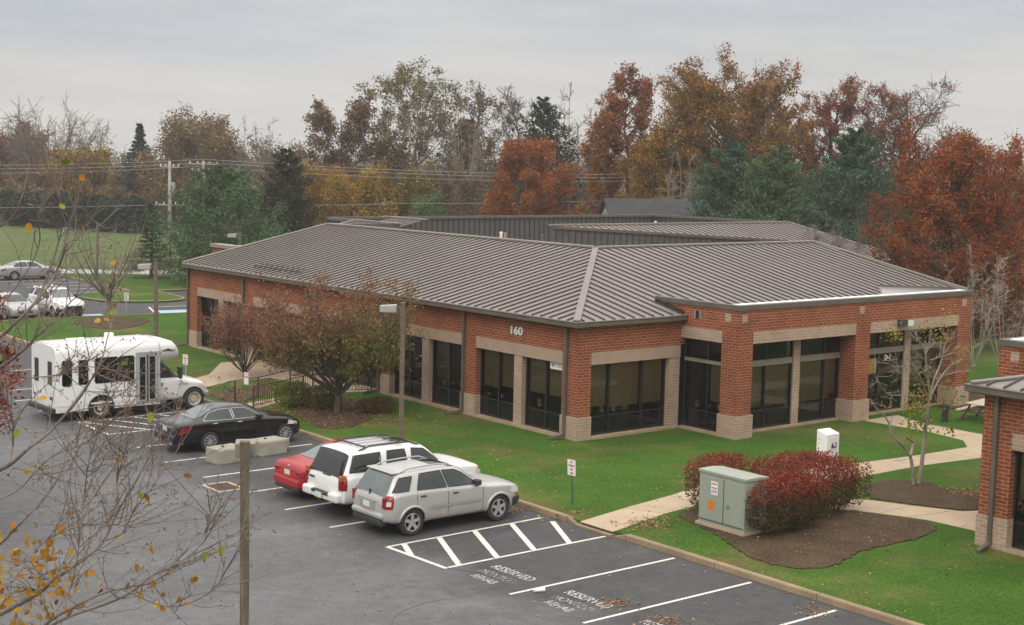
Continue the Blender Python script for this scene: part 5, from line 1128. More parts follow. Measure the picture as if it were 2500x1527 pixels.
def np_obj(name, V, Q, mats, parent=None, mi=None, smooth=False):
    V = np.asarray(V, dtype=np.float32).reshape(-1, 3); Q = np.asarray(Q, dtype=np.int32); k = Q.shape[1]
    me = bpy.data.meshes.new(name); me.vertices.add(len(V)); me.vertices.foreach_set('co', V.ravel()); me.loops.add(Q.size); me.loops.foreach_set('vertex_index', Q.ravel())
    me.polygons.add(len(Q)); me.polygons.foreach_set('loop_start', np.arange(0, Q.size, k, dtype=np.int32))
    try: me.polygons.foreach_set('loop_total', np.full(len(Q), k, dtype=np.int32))
    except Exception: pass
    for m_ in ([mats] if isinstance(mats, str) else mats): me.materials.append(MATS[m_])
    if mi is not None: me.polygons.foreach_set('material_index', np.asarray(mi, dtype=np.int32))
    me.polygons.foreach_set('use_smooth', [smooth]*len(Q)); me.update(calc_edges=True); me.validate()
    o = bpy.data.objects.new(name, me); COL.objects.link(o)
    if parent is not None: o.parent = parent
    return o
def tubes(segs, k):                                        # rows: p0, p1, r0, r1
    s = np.asarray(segs, dtype=np.float64).reshape(-1, 8); p0, p1 = s[:, :3], s[:, 3:6]; d = p1-p0; d /= np.linalg.norm(d, axis=1, keepdims=True)+1e-9
    a = np.where(np.abs(d[:, 2:3]) > .9, np.array([[1., 0, 0]]), np.array([[0, 0, 1.]])); u = np.cross(d, a); u /= np.linalg.norm(u, axis=1, keepdims=True)+1e-9; w = np.cross(d, u)
    an = 2*np.pi*np.arange(k)/k; off = u[:, None, :]*np.cos(an)[None, :, None]+w[:, None, :]*np.sin(an)[None, :, None]
    r0 = s[:, 6][:, None, None]; r1 = s[:, 7][:, None, None]; V = np.concatenate([p0[:, None, :]+off*r0, p1[:, None, :]+d[:, None, :]*r1*.3+off*r1], axis=1).reshape(-1, 3)
    b = (np.arange(len(s))*2*k)[:, None]; j = np.arange(k)[None, :]; j2 = (j+1) % k
    return V, np.stack([b+j, b+j2, b+k+j2, b+k+j], axis=2).reshape(-1, 4)
def cards(rs, C, size, aspect=.6, up=0.0, var=.35):
    C = np.asarray(C); n = len(C); nr = rs.normal(size=(n, 3)); nr[:, 2] = nr[:, 2]+up*np.sign(nr[:, 2]+1e-6)*1.5; nr /= np.linalg.norm(nr, axis=1, keepdims=True)
    t = rs.normal(size=(n, 3)); t -= nr*(t*nr).sum(1, keepdims=True); t /= np.linalg.norm(t, axis=1, keepdims=True); b = np.cross(nr, t)
    s = (size*(1+var*rs.uniform(-1, 1, n)))[:, None]; fold = nr*s*.12
    V = np.stack([C-t*s*.5, C+b*s*.5*aspect+fold-t*s*.05, C+t*s*.5, C-b*s*.5*aspect+fold-t*s*.05], axis=1).reshape(-1, 3)
    return V, np.arange(4*n).reshape(-1, 4)
def bez(a, c, e, n):
    t = np.linspace(0, 1, n+1)[:, None]; return (1-t)**2*a+2*t*(1-t)*c+t*t*e
def poly_segs(P, r0, r1):
    n = len(P)-1; r = np.linspace(r0, r1, n+1); return [(*P[i], *P[i+1], r[i], r[i+1]) for i in range(n)]
def grow(rs, h, rx, cb, n1, n2, n3, style='round', tr=None, l2=.42, l3=.20, asym=(0, 0)):
    """trunk, limbs, branches and twigs filling a crown envelope; gives thick pieces, thin pieces and twig list"""
    thick, thin, tw = [], [], []; tr = tr or h*.013+.04; top = h*(.30 if style in ('multi', 'vase') else .82)
    if style == 'multi': top = .35
    tp = np.array([[0, 0, 0.]]+[[rs.normal()*.02*h*k/6, rs.normal()*.02*h*k/6, top*k/6] for k in range(1, 7)]); thick += poly_segs(tp, tr*1.15, tr*(.5 if style in ('multi', 'vase') else .22))
    for i in range(n1):
        u = (i+.5)/n1; zt = cb+(h-rx*l2*.22-cb)*(.04+(.90 if style == 'round' else .96)*u**.8); t = (zt-cb)/(h-cb)
        if style == 'round': env = max(.2, 1-abs((t-.42)/.66)**2.8)**.5; env = max(env, .58)
        elif style == 'cone': env = (1-t)*.95+.08
        elif style == 'dome': env = (1-t)**.5*.95+.06
        elif style == 'egg': env = max(.1, 1-abs((t-.32)/.72)**2)**.55
        elif style == 'upright': env = max(.15, 1-abs((t-.55)/.6)**2)**.5
        else: env = max(.25, 1-abs((t-.62)/.70)**2.6)**.5
        az = i*2.39996+rs.normal()*.35; rr = rx*env*rs.uniform(.82, 1.12)*(1 if i % 3 else rs.uniform(.4, .8)); E = np.array([math.cos(az)*rr+asym[0]*t, math.sin(az)*rr+asym[1]*t, zt+rs.normal()*.02*h])
        if style in ('multi', 'vase'): za = rs.uniform(.35, 1.0)*top
        else: za = min(top*.98, max(cb*.75, zt-rr*rs.uniform(.5, 1.1)-h*.04))
        k = np.interp(za, tp[:, 2], np.arange(7)); k0 = int(min(5, k)); A = tp[k0]+(tp[k0+1]-tp[k0])*(k-k0)
        L = np.linalg.norm(E-A); Cc = A+(E-A)*.5+np.array([(E-A)[0]*.12, (E-A)[1]*.12, -L*.06])+rs.normal(size=3)*L*.05; P = bez(A, Cc, E, 5); r0 = tr*(.55 if style in ('multi', 'vase') else .38)*(1-.45*u)
        thick += poly_segs(P, r0, r0*.18)
        for j in range(n2):
            s = (.5 if style == 'multi' else .3); s = s+(1-s)*(j+rs.uniform(.2, .9))/n2; q = s*5; q0 = min(4, int(q)); B = P[q0]+(P[q0+1]-P[q0])*(q-q0); d = P[q0+1]-P[q0]; d = d/(np.linalg.norm(d)+1e-9)
            v = d*.8+rs.normal(size=3)*.62+np.array([0, 0, .18]); v /= np.linalg.norm(v); ln = rx*l2*rs.uniform(.55, 1.15)*(1.1-.45*s); F = B+v*ln; P2 = bez(B, B+v*ln*.5+np.array([0, 0, -ln*.08])+rs.normal(size=3)*ln*.08, F, 3); rb = r0*.30*(1-.4*s)
            thin += poly_segs(P2, rb, rb*.35)
            for m_ in range(n3):
                s2 = .25+.75*(m_+rs.uniform(.2, .9))/n3; q = s2*3; q1 = min(2, int(q)); G = P2[q1]+(P2[q1+1]-P2[q1])*(q-q1); w = v*.7+rs.normal(size=3)*.7+np.array([0, 0, .2]); w /= np.linalg.norm(w); l_ = rx*l3*rs.uniform(.5, 1.2); K = G+w*l_
                thin.append((*G, *K, rb*.4, rb*.15)); tw.append((*G, *K))
    return thick, thin, np.array(tw)
def tree(name, label, loc, h, rx, leaves, bark='bark_grey', seed=0, cb=.25, n=(16, 7, 5), style='round', per=8, size=.4, spread=.35, group=None, twig=1.0, keep=None, cat='tree', tr=None, mixf=None, asym=(0, 0), l2=.42, l3=.20, twigmin=0, aspect=.6, far_=False, clump=.0):
    rs = np.random.RandomState(seed); R = thing(name, label, cat, loc, 0, group); thick, thin, tw = grow(rs, h, rx, h*cb, *n, style=style, tr=tr, asym=asym, l2=l2, l3=l3)
    V, Q = tubes(thick, 6); th = np.array(thin)
    if far_: twigmin = twigmin or .016; per = int(per*2.3+.5); size *= .60; spread *= .95; clump = .5
    if twigmin: th[:, 6:] = np.maximum(th[:, 6:], twigmin)
    V2, Q2 = tubes(th, 3); np_obj('trunk', np.concatenate([V, V2]), np.concatenate([Q, Q2+len(V)]), bark, R)
    if leaves:
        g_ = tw[:, 3:].copy(); k_ = n[2]; m_ = len(g_)//k_*k_
        if far_ and m_: g_[:m_] = np.repeat(g_[:m_].reshape(-1, k_, 3).mean(1), k_, axis=0)
        if keep is not None:
            q_ = np.array([keep(t, rs) for t in tw]); tw = tw[q_]; g_ = g_[q_]
        if len(tw):
            C = np.repeat(tw, per, axis=0); G_ = np.repeat(g_, per, axis=0); t = rs.uniform(.1, 1.15, (len(C), 1)); C = (C[:, :3]*(1-t)+C[:, 3:]*t)*(1-clump)+G_*clump+rs.normal(size=(len(C), 3))*spread; C = C[C[:, 2] > .15]
            V, Q = cards(rs, C, size, aspect); lm = [leaves] if isinstance(leaves, str) else leaves
            np_obj('crown', V, Q, lm, R, None if mixf is None else [mixf(c, rs) for c in C])
    return R
def conifer(name, label, loc, h, rx, leaves, seed=0, cb=.06, step=.55, per=26, size=.42, style='pine', group=None, droop=.0, bark='bark_dark', cat='tree', dens=6):
    rs = np.random.RandomState(seed); R = thing(name, label, cat, loc, 0, group); thick = poly_segs(np.array([[0, 0, 0], [rs.normal()*.1, rs.normal()*.1, h*.5], [0, 0, h*.97]]), h*.016+.05, .03); thin = []; C = []
    z = h*cb; az = 0
    while z < h*.98:
        t = min(1, max(0, (z/h-cb)/(1-cb)))
        env = rx*1.3*((1-t)**.85*(.85+.25*math.sin(t*9+seed)) if style == 'spruce' else (max(.02, 1-t**1.7)**.75 if seed not in (31, 32, 33) else 1.12*max(.02, 1-t)**.72)*(.8 if t < .12 else 1))
        nb = dens if style == 'spruce' else max(3, int(dens*(1-.4*t)))
        for b in range(nb):
            az += 2.39996; ln = max(.25, env*rs.uniform(.6, 1.15)); up = (.10+.35*t) if style == 'pine' else -.12+.3*t-droop
            A = np.array([0, 0, z+rs.uniform(-.2, .2)*step]); d = np.array([math.cos(az), math.sin(az), up]); E = A+d*ln+np.array([0, 0, (.12*ln if style == 'pine' else .05*ln)]); P = bez(A, A+d*ln*.55+np.array([0, 0, -.06*ln]), E, 3); thin += poly_segs(P, .012*h*.25*(1-t)+.012, .008)
            k = int(per*(.35+.65*ln/rx)); s = rs.uniform(.18, 1.06, k)**.75; sd = np.array([-math.sin(az), math.cos(az), 0]); base = (1-s)[:, None]**2*P[0]+2*(s*(1-s))[:, None]*(A+d*ln*.55)+(s**2)[:, None]*E
            lat = rs.normal(size=k)*ln*(.15 if style == 'pine' else .2)*(.35+s*.8); C.append(base+sd*lat[:, None]+np.stack([rs.normal(size=k)*.06*ln, rs.normal(size=k)*.06*ln, rs.normal(size=k)*(.085*ln if style == 'pine' else .05*ln)], axis=1))
        z += step*(1-.35*t)
    C = np.concatenate(C); V, Q = tubes(thick, 6); V2, Q2 = tubes(thin, 3); np_obj('trunk', np.concatenate([V, V2]), np.concatenate([Q, Q2+len(V)]), bark, R)
    lm = [leaves] if isinstance(leaves, str) else leaves; C = C[C[:, 2] > .1]; V, Q = cards(rs, C, size, .34, .2); np_obj('crown', V, Q, lm, R, None if len(lm) == 1 else rs.randint(0, len(lm), len(C))); return R
def far(px, ytop, halfw, D):                               # base point, height and crown radius of a tree seen at these photo pixels
    x, y, h = at_dist(px, ytop, D); return (x, y, -.03), h, halfw/F_PX*D
GR = 'trees behind the offices'
def ft(px, yt, hw, D, name, label, leaves, **k):
    loc, h, r = far(px, yt, hw, D); k.setdefault('group', GR); k['far_'] = True; return tree(name, label, loc, h, r, leaves, **k)
# --- left of the pine
ft(20, 310, 80, 240, 'oak_tree', 'russet brown oak at the left frame edge behind bare branches', 'leaf_russet', seed=1, cb=.3, n=(22,8,5), per=8, size=.75, spread=.6)
ft(135, 262, 105, 232, 'bare_tree', 'tall bare forked tree between the russet oak and yellow tree', None, bark='bark_grey', seed=2, cb=.38, n=(20, 10, 8), style='vase', tr=.6, l2=.62, l3=.34, twigmin=.032)
ft(205, 358, 80, 222, 'maple_tree', 'low yellow and olive maple in front of bare trees, above the hedge row', ['leaf_yellow', 'leaf_olivebrown'], seed=3, cb=.08, n=(24, 8, 5), per=9, size=.65, spread=.5, mixf=lambda c, rs: int(rs.random() < .3))
loc, h, r = far(341, 300, 36, 215); conifer('spruce_tree', 'narrow dark spruce standing up against the sky above the far woods', loc, h, r*1.7, 'needle_dark', 4, style='spruce', step=.7, per=40, size=.7, group=GR, cb=.2)
ft(488, 305, 165, 205, 'oak_tree', 'broad domed orange brown tree behind the left utility pole', ['leaf_brown', 'leaf_yellow', 'leaf_olivebrown'], seed=5, cb=.05, n=(44, 9, 5), style='dome', per=7, size=.6, spread=.5, mixf=lambda c, rs: rs.choice(3, p=[.62, .18, .2]))
ft(612, 285, 52, 210, 'bare_tree', 'slender bare tree right of the broad domed brown tree', None, seed=6, cb=.3, n=(14, 9, 8), style='vase', l2=.6, l3=.34, twigmin=.025)
ft(300, 420, 55, 232, 'oak_tree', 'low dull brown tree behind the small spruce top', 'leaf_brown', seed=7, cb=.1, n=(16, 7, 4), per=6, size=.6, spread=.5)
ft(90, 372, 70, 228, 'oak_tree', 'low brown tree under the tall bare forked tree', 'leaf_brown', seed=8, cb=.1, n=(14, 7, 4), per=6, size=.6, spread=.5)
ft(700, 340, 95, 225, 'oak_tree', 'distant rusty brown tree right of the slender bare tree', 'leaf_brown', seed=9, cb=.15, n=(18, 7, 4), per=6, size=.65, spread=.55)
# --- middle
ft(835, 222, 92, 158, 'oak_tree', 'loose brown oak with sky gaps left of the pale sycamore', 'leaf_brown', seed=10, cb=.2, n=(24, 8, 5), per=6, size=.5, spread=.32, bark='bark_dark')
ft(1020, 172, 150, 162, 'sycamore_tree', 'tallest pale sycamore with loose tan leaves against the sky', ['leaf_sycamore', 'leaf_olivebrown'], bark='bark_pale', seed=11, cb=.2, n=(34, 9, 5), style='egg', per=5, size=.48, spread=.3, mixf=lambda c, rs: int(rs.random() < .25+.3*(c[2] < 9)))
ft(1180, 200, 60, 165, 'oak_tree', 'thin leaved brown tree right of the pale sycamore', 'leaf_brown', seed=12, cb=.25, n=(18, 8, 5), style='upright', per=3, size=.4, spread=.3)
ft(1258, 213, 50, 170, 'bare_tree', 'bare twiggy tree between the thin brown tree and dark pine', None, seed=13, cb=.25, n=(18, 10, 9), style='upright', bark='bark_grey', l2=.6, l3=.36, twigmin=.025)
loc, h, r = far(1328, 238, 50, 150); conifer('pine_tree', 'tall dark pine rising behind the orange red maple', loc, h, r*1.5, 'needle_dark', 14, cb=.25, step=.6, per=50, size=.5, dens=8, group=GR)
ft(1425, 212, 66, 158, 'bare_tree', 'tall bare tree with many upright limbs right of the dark pine', None, seed=15, cb=.25, n=(20, 10, 9), style='vase', tr=.3, l2=.55, l3=.32, twigmin=.022)
ft(1135, 270, 55, 150, 'bare_tree', 'leaning pale limbed bare tree in front of the brown tree', None, seed=16, cb=.45, n=(12, 8, 7), style='vase', bark='bark_pale', l2=.55, l3=.3)
loc, h, r = far(1140, 285, 48, 172); conifer('pine_tree', 'slim dark green pine half hidden behind bare limbs', loc, h, r*1.4, 'needle_dark', 17, cb=.2, step=.6, per=44, size=.5, dens=8, group=GR)
ft(880, 405, 78, 140, 'maple_tree', 'golden yellow understorey maple just above the back roof corner', ['leaf_yellow', 'leaf_olivebrown'], seed=18, cb=.08, n=(22, 8, 5), per=7, size=.4, spread=.4, mixf=lambda c, rs: int(rs.random() < .2))
ft(785, 400, 62, 145, 'maple_tree', 'orange gold understorey maple right of the brown juniper', ['leaf_yellow', 'leaf_oakorange'], seed=19, cb=.08, n=(18, 8, 5), per=7, size=.4, spread=.4, mixf=lambda c, rs: int(rs.random() < .5))
ft(985, 415, 60, 142, 'maple_tree', 'olive yellow understorey tree below the pale sycamore', ['leaf_olivebrown', 'leaf_yellow'], seed=20, cb=.08, n=(16, 8, 5), per=6, size=.4, spread=.4, mixf=lambda c, rs: int(rs.random() < .35))
ft(1035, 472, 45, 132, 'bush', 'bright green bush just above the dark roof screen', 'needle_bright', seed=21, cb=.05, n=(14, 7, 4), per=8, size=.35, spread=.3, cat='bush')
ft(1105, 400, 60, 148, 'oak_tree', 'dull brown underwood tree left of the orange red maple', 'leaf_brown', seed=22, cb=.1, n=(16, 7, 5), per=5, size=.4, spread=.35)
ft(1297, 346, 108, 118, 'maple_tree', 'round orange red maple behind the dark roof screen', 'leaf_maple2', seed=23, cb=.12, n=(40, 9, 6), style='egg', per=6, size=.34, spread=.26)
# --- right
ft(1540, 164, 78, 142, 'oak_tree', 'tall pinkish red oak left of the great orange oak', 'leaf_oakred', seed=24, cb=.15, n=(34, 8, 5), style='egg', per=6, size=.40, spread=.27, bark='bark_dark')
ft(1475, 245, 52, 140, 'oak_tree', 'lower orange brown oak beside the tall bare tree', ['leaf_oakorange', 'leaf_oakred'], seed=25, cb=.12, n=(22, 8, 5), per=5, size=.4, spread=.3, mixf=lambda c, rs: int(rs.random() < .5))
ft(1780, 138, 178, 135, 'oak_tree', 'great orange brown oak, the largest crown in the picture', ['leaf_oakorange', 'leaf_oakred', 'leaf_olivebrown'], seed=26, cb=.15, n=(72, 11, 6), style='round', per=6, size=.40, spread=.28, bark='bark_dark', tr=.5, mixf=lambda c, rs: 1 if rs.random() < .04+.6*max(0, (c[2]-16)/5) else (2 if rs.random() < .3 else 0))
ft(1620, 300, 95, 132, 'oak_tree', 'golden brown oak filling the gap under the pinkish red oak', ['leaf_oakorange', 'leaf_olivebrown'], seed=27, cb=.08, n=(34, 8, 5), per=6, size=.42, spread=.33, mixf=lambda c, rs: int(rs.random() < .25))
ft(2035, 172, 100, 140, 'oak_tree', 'sparse red oak with open forks right of the great orange oak', ['leaf_oakred', 'leaf_oakorange'], seed=28, cb=.3, n=(22, 9, 7), style='round', per=7, size=.38, spread=.2, l2=.45, l3=.22, bark='bark_dark', keep=lambda t, rs: math.sin(t[3]*1.7+t[5]*1.3)+math.sin(t[4]*1.5-t[5]) > -.5 and rs.random() < .85, mixf=lambda c, rs: int(c[2] < 9), tr=.35)
ft(2215, 178, 108, 138, 'oak_tree', 'half bare spreading oak against the sky, last one above the red maple', ['leaf_oakred', 'leaf_oakorange'], seed=29, cb=.3, n=(24, 11, 9), style='round', per=5, size=.34, spread=.18, l2=.5, l3=.28, twigmin=.02, bark='bark_dark', keep=lambda t, rs: rs.random() < (.42 if t[0]*math.sin(YAW)-t[1]*math.cos(YAW) < 0 else .14), tr=.35)
ft(1940, 260, 60, 145, 'oak_tree', 'small orange oak between the great oak and sparse red oak', 'leaf_oakorange', seed=30, cb=.1, n=(20, 8, 5), per=5, size=.4, spread=.33)
for px, yt, hw, D, lf, sd, lb in ((1790,338,88,112,['needle_blue','needle_pine'],31,'bluish white pine, leftmost of the pines behind the rear wing'), (1905,350,92,108,['needle_bright','needle_pine'],32,'bright green white pine in the middle behind the rear wing'), (2092,312,105,104,['needle_blue','needle_pine'],33,'dark full white pine beside the red brown maple')):
    loc, h, r = far(px, yt, hw, D); conifer('pine_tree', lb, loc, h, r*1.35, lf, sd, cb=.03, step=.75, per=420, size=.28, group=GR, dens=6)
ft(2335, 345, 182, 84, 'maple_tree', 'big red brown maple behind the right end of the office', ['leaf_maple', 'leaf_russet'], seed=34, cb=.10, n=(64, 10, 7), style='egg', per=6, size=.24, spread=.20, bark='bark_dark', tr=.3, mixf=lambda c, rs: int(rs.random() < .12+.35*(c[2] < 4)))
ft(2480, 330, 90, 96, 'maple_tree', 'dark red maple partly behind the big red brown maple', 'leaf_maple', seed=35, cb=.15, n=(26, 8, 6), per=5, size=.28, spread=.22, bark='bark_dark')
for px, yt, hw, D, sd, lb in ((2395,575,62,74,36,'white stemmed bare birch beyond the end of the office wall'), (2470,590,55,72,37,'white stemmed bare birch at the right frame edge'), (2340,640,42,76,38,'thin grey bare shrub against the office end')):
    ft(px, yt, hw, D, 'birch_tree', lb, None, seed=sd, cb=.3, n=(7, 9, 9), style='multi', bark='bark_white', tr=.075, l2=.6, l3=.34, twigmin=.006, group='bare birches by the office end')
for px, yt, hw, sd, lb in ((2010,520,42,39,'pale bare shrub behind the rear roof hip'), (2075,545,38,40,'small grey bare shrub right of the pale shrub behind the rear roof')):
    ft(px, yt, hw, 92, 'bare_shrub', lb, None, seed=sd, cb=.25, n=(16, 9, 9), style='multi', bark='bark_grey', cat='shrub', tr=.05, l2=.7, l3=.4, twigmin=.010, group='bare shrubs behind the rear roof')
ft(2440, 650, 95, 92, 'bush', 'dense brown bramble bush behind the white birches', 'leaf_brown', seed=41, cb=.03, n=(26, 8, 6), per=5, size=.22, spread=.25, cat='bush'); ft(2335, 670, 80, 94, 'bush', 'dense grey brown bush between the office end and birches', ['leaf_brown', 'juniper'], seed=42, cb=.03, n=(24, 8, 6), per=5, size=.22, spread=.25, cat='bush', mixf=lambda c, rs: int(rs.random() < .5))
ft(1660, 365, 45, 126, 'bare_tree', 'small pale bare tree in front of the golden brown oak', None, seed=43, cb=.4, n=(14, 8, 8), style='vase', bark='bark_pale', l2=.6, l3=.34)
# --- left evergreens
loc, h, r = far(540, 405, 112, 112); conifer('pine_tree', 'big fluffy green pine behind the left roof end', loc, h, r*1.22, ['needle_pine', 'needle_bright'], 50, cb=.02, step=.7, per=380, size=.27, dens=7, group='evergreens by the field')
loc, h, r = far(700, 360, 62, 118); conifer('juniper_tree', 'brownish green conifer right of the big fluffy pine', loc, h, r*1.25, ['juniper', 'needle_dark'], 51, cb=.02, step=.6, per=260, size=.22, dens=8, group='evergreens by the field')
conifer('spruce_tree', 'small spruce with yellowing tips in front of the utility pole', (49.1,106,LZ), 6.1, 1.9, ['needle_dark', 'needle_gold', 'needle_pine'], 52, cb=.12, step=.32, per=130, size=.16, style='spruce', group='evergreens by the field')
rs = np.random.RandomState(60); a = Vector(at_dist(10, 480, 205)[:2]); b = Vector(at_dist(345, 480, 185)[:2]); hd = thing('hedge_row', 'long dark evergreen hedge row along the far edge of the field', 'hedge', ((a.x+b.x)/2, (a.y+b.y)/2, -.03)); n = 15000; t = rs.uniform(0, 1, n); ht = 4.1+.35*np.sin(t*47)+.25*np.sin(t*113+1); s = rs.uniform(0, 1, n)**.6; wd = rs.normal(size=n)*.8
C = np.stack([(a.x-b.x)*(t-.5)*-1+wd*.7+rs.normal(size=n)*.2, (a.y-b.y)*(t-.5)*-1+wd*.7, s*ht], axis=1); V, Q = cards(rs, C, .62, .5); np_obj('foliage', V, Q, 'arborvitae', hd)
np_obj('stems', *tubes([(*((b-a)*(k/20-.5)), 0, *((b-a)*(k/20-.5)), 3.2, .1, .05) for k in range(21)], 5), 'bark_dark', hd)
bt = thing('field_bench', 'small pale bench at the far edge of the field before the hedge row', 'bench', (*at_dist(163, 548, 188)[:2], -.03), .6); MB().box(-1.0,-.2,.4,1.0,.2,.46).build('seat', 'wood_grey', bt); MB().box(-.8,-.15,0,-.7,.15,.4).box(.7,-.15,0,.8,.15,.4).build('leg', 'sign_back', bt)
bt = thing('equipment_box', 'small pale box standing before the hedge row at the field edge', 'box', (*at_dist(225, 541, 192)[:2], -.03), .6); MB().box(-.7,-.5,0,.7,.5,.75).build('body', 'white_membrane', bt, bevel=.03); MB().box(-.75,-.55,.75,.75,.55,.83).build('lid', 'lamp_grey', bt, bevel=.02)
fp = thing('wooden_post', 'tall dark wooden post beside the young bare tree at the lot edge', 'post', (46.3,109.9,-.03)); MB().tube([(0,0,0),(.1,0,4.3)], [.11,.09], 8).box(-.16,-.16,0,.16,.16,.12).build('shaft', 'pole_brown', fp)
# --- far woods and undergrowth read as one mass
rs = np.random.RandomState(70); SG = []; LC = []
for i in range(170):
    px = -150+2800*i/170+rs.normal()*14; x, y, _ = at_dist(px, 400, rs.uniform(290, 440)); h = rs.uniform(10, 15.5)*(.8 if px < 780 else 1); tk, tn, tw = grow(rs, h, h*.34, h*.25, 8, 5, 3, 'vase'); o = np.array([x, y, 0, x, y, 0, 0, 0])
    SG += [np.array(q)+o for q in tk+tn]; k = tw[rs.randint(0, len(tw), 260)]; LC.append(k[:, 3:]*np.array([1,1,.9])+np.array([x, y, 0])+rs.normal(size=(260, 3))*.9)
SG = np.array(SG); SG[:, 6:] = np.maximum(SG[:, 6:], .045); V, Q = tubes(SG, 3); V2, Q2 = cards(rs, np.concatenate(LC), .8, .6); o = np_obj('distant_woods', np.concatenate([V, V2]), np.concatenate([Q, Q2+len(V)]), ['bark_grey', 'woods_far'], None, [0]*len(Q)+[1]*len(Q2)); o['kind'] = 'stuff'; o['label'] = 'distant brown bare woods along the horizon'; o['category'] = 'woods'
LC = []; hb = []
for i in range(150):
    px = 560+2100*i/150+rs.normal()*10; x, y, _ = at_dist(px, 400, rs.uniform(150, 200)); h = rs.uniform(3.5, 8.5); n = 230; q = rs.normal(size=(n, 3)); q /= np.linalg.norm(q, axis=1, keepdims=True); q *= rs.uniform(.4, 1, (n, 1)); LC.append(np.array([x, y, h*.5])+q*np.array([2.6, 2.6, h*.5]))
for i in range(110):
    px = -100+750*i/110; x, y, _ = at_dist(px, 400, rs.uniform(210, 270)); h = rs.uniform(3, 7); n = 190; q = rs.normal(size=(n, 3)); q /= np.linalg.norm(q, axis=1, keepdims=True); q *= rs.uniform(.4, 1, (n, 1)); LC.append(np.array([x, y, h*.5])+q*np.array([3.2, 3.2, h*.5]))
V, Q = cards(rs, np.concatenate(LC), .6, .6); o = np_obj('undergrowth', V, Q, 'brush_brown'); o['kind'] = 'stuff'; o['label'] = 'dull brown undergrowth filling under the trees'; o['category'] = 'undergrowth'
# --- near trees
tree('crabapple_tree', 'spreading crabapple with russet top and green lower leaves before the office entrance', (29.0,46.3,LZ), 5.2, 2.75, ['leaf_crabgreen', 'leaf_crabred'], seed=80, cb=.34, n=(26, 16, 8), style='vase', per=13, size=.10, spread=.11, bark='bark_dark', tr=.13, l2=.46, l3=.18, mixf=lambda c, rs: int(rs.random() < min(.95, max(.12, .5+(c[2]-2.9)*.42-(c[0]*.62-c[1]*.78)*.16))), keep=lambda t, rs: t[5] > 1.75+.25*math.sin(t[3]*3) and rs.random() < (.85 if t[5] < 3.5 else .5))
tree('plum_tree', 'small purple brown leaved tree by the entrance pad behind the railing', (30.4,56.2,LZ), 3.5, 1.55, ['leaf_purple', 'leaf_crabred'], seed=81, cb=.38, n=(28, 10, 5), style='multi', per=9, size=.085, spread=.09, bark='bark_dark', tr=.06, mixf=lambda c, rs: int(rs.random() < .4), keep=lambda t, rs: t[5] > 1.3)
tree('young_tree', 'young bare tree with single straight trunk at the far lawn edge', (35.1,81.7,LZ), 6.4, 2.5, 'leaf_russet', seed=82, cb=.40, n=(14, 7, 5), style='vase', per=1, size=.10, spread=.05, bark='bark_grey', tr=.17, keep=lambda t, rs: rs.random() < .12)
struct(MB().prism([(11.2+2.2*math.cos(k*.524), 39.6+2.6*math.sin(k*.524)) for k in range(12)], -.02, .14).build('mulch_bed', 'mulch'), 'mulched island in the lot under the red leaved tree')
tree('red_maple_tree', 'small bright red maple at the left frame edge beside the bus', (12.9,40.4,.1), 6.0, 1.55, 'leaf_redsmall', seed=83, cb=.32, n=(34, 9, 6), style='egg', per=6, size=.12, spread=.09, bark='bark_dark', tr=.1)
tree('red_maple_tree', 'low red sprays of a maple under the left frame edge', (11.6,36.6,.1), 3.1, .9, 'leaf_redsmall', seed=84, cb=.3, n=(14, 7, 5), style='egg', per=5, size=.11, spread=.08, bark='bark_dark', tr=.05)
def on_y(px, py, Y):
    v = ray(px, py); t = Y/v.y; return np.array(Vector((0, 0, CH))+v*t)
def cr(P, n=4): return np.array([tuple(p) for p in curve([tuple(q) for q in P], n)])
def sprout(rs, lines, count, ln, r, up=.25, sp=.75, lo=.2):
    o = []
    for _ in range(count):
        P = lines[rs.randint(len(lines))]; i = rs.randint(int(lo*(len(P)-1)), len(P)-1); A = P[i]+(P[i+1]-P[i])*rs.random(); d = P[i+1]-P[i]; d = d/(np.linalg.norm(d)+1e-9); v = d*.9+rs.normal(size=3)*sp+np.array([0, 0, up]); v /= np.linalg.norm(v); l_ = ln*rs.uniform(.4, 1.2); E = A+v*l_; o.append(bez(A, A+v*l_*.5+rs.normal(size=3)*l_*.08-np.array([0, 0, l_*.05]), E, 3))
    return o
rs = np.random.RandomState(90); B = lambda pts: [(2100+x*.3188, 740+y*.3188) for x, y in pts]
def plines(defs, Y):
    o = []
    for pts, r0, r1 in defs:
        j = rs.normal()*.25; P = [on_y(px, py, Y+j*k/len(pts)) for k, (px, py) in enumerate(B(pts))]; o.append((cr(P, 3), r0, r1))
    return o
bd = plines([([(440,1392),(455,1360),(480,1150),(500,960),(525,780),(540,720)],.095,.065), ([(535,740),(560,600),(610,480),(650,320),(680,260)],.055,.018), ([(530,740),(480,620),(440,530),(380,450),(330,420)],.04,.01), ([(535,720),(520,560),(500,400),(530,300),(545,220)],.05,.012), ([(540,715),(600,600),(680,490),(760,440),(780,420)],.045,.012), ([(560,600),(610,570),(690,545),(770,520)],.02,.006), ([(540,440),(640,405),(760,375),(870,345)],.02,.006), ([(500,400),(470,330),(430,260),(400,210)],.02,.006), ([(410,1390),(395,1230),(375,1160),(320,1090),(240,1010),(225,930),(180,860),(110,790),(80,740)],.075,.014), ([(385,1170),(405,1090),(415,1075),(360,1035)],.06,.05), ([(480,715),(350,710),(225,700),(165,650),(130,580),(100,520)],.025,.006), ([(380,450),(320,490),(250,480),(170,440)],.018,.005), ([(470,620),(420,560),(370,520),(300,510)],.015,.005)], 26.1)
R = thing('birch_tree', 'half bare pale barked tree with cut stub in the mulch before the second entrance', 'tree', (37.2,26.1,LZ)); off = np.array([*R.location]*2+[0, 0]); sg = []
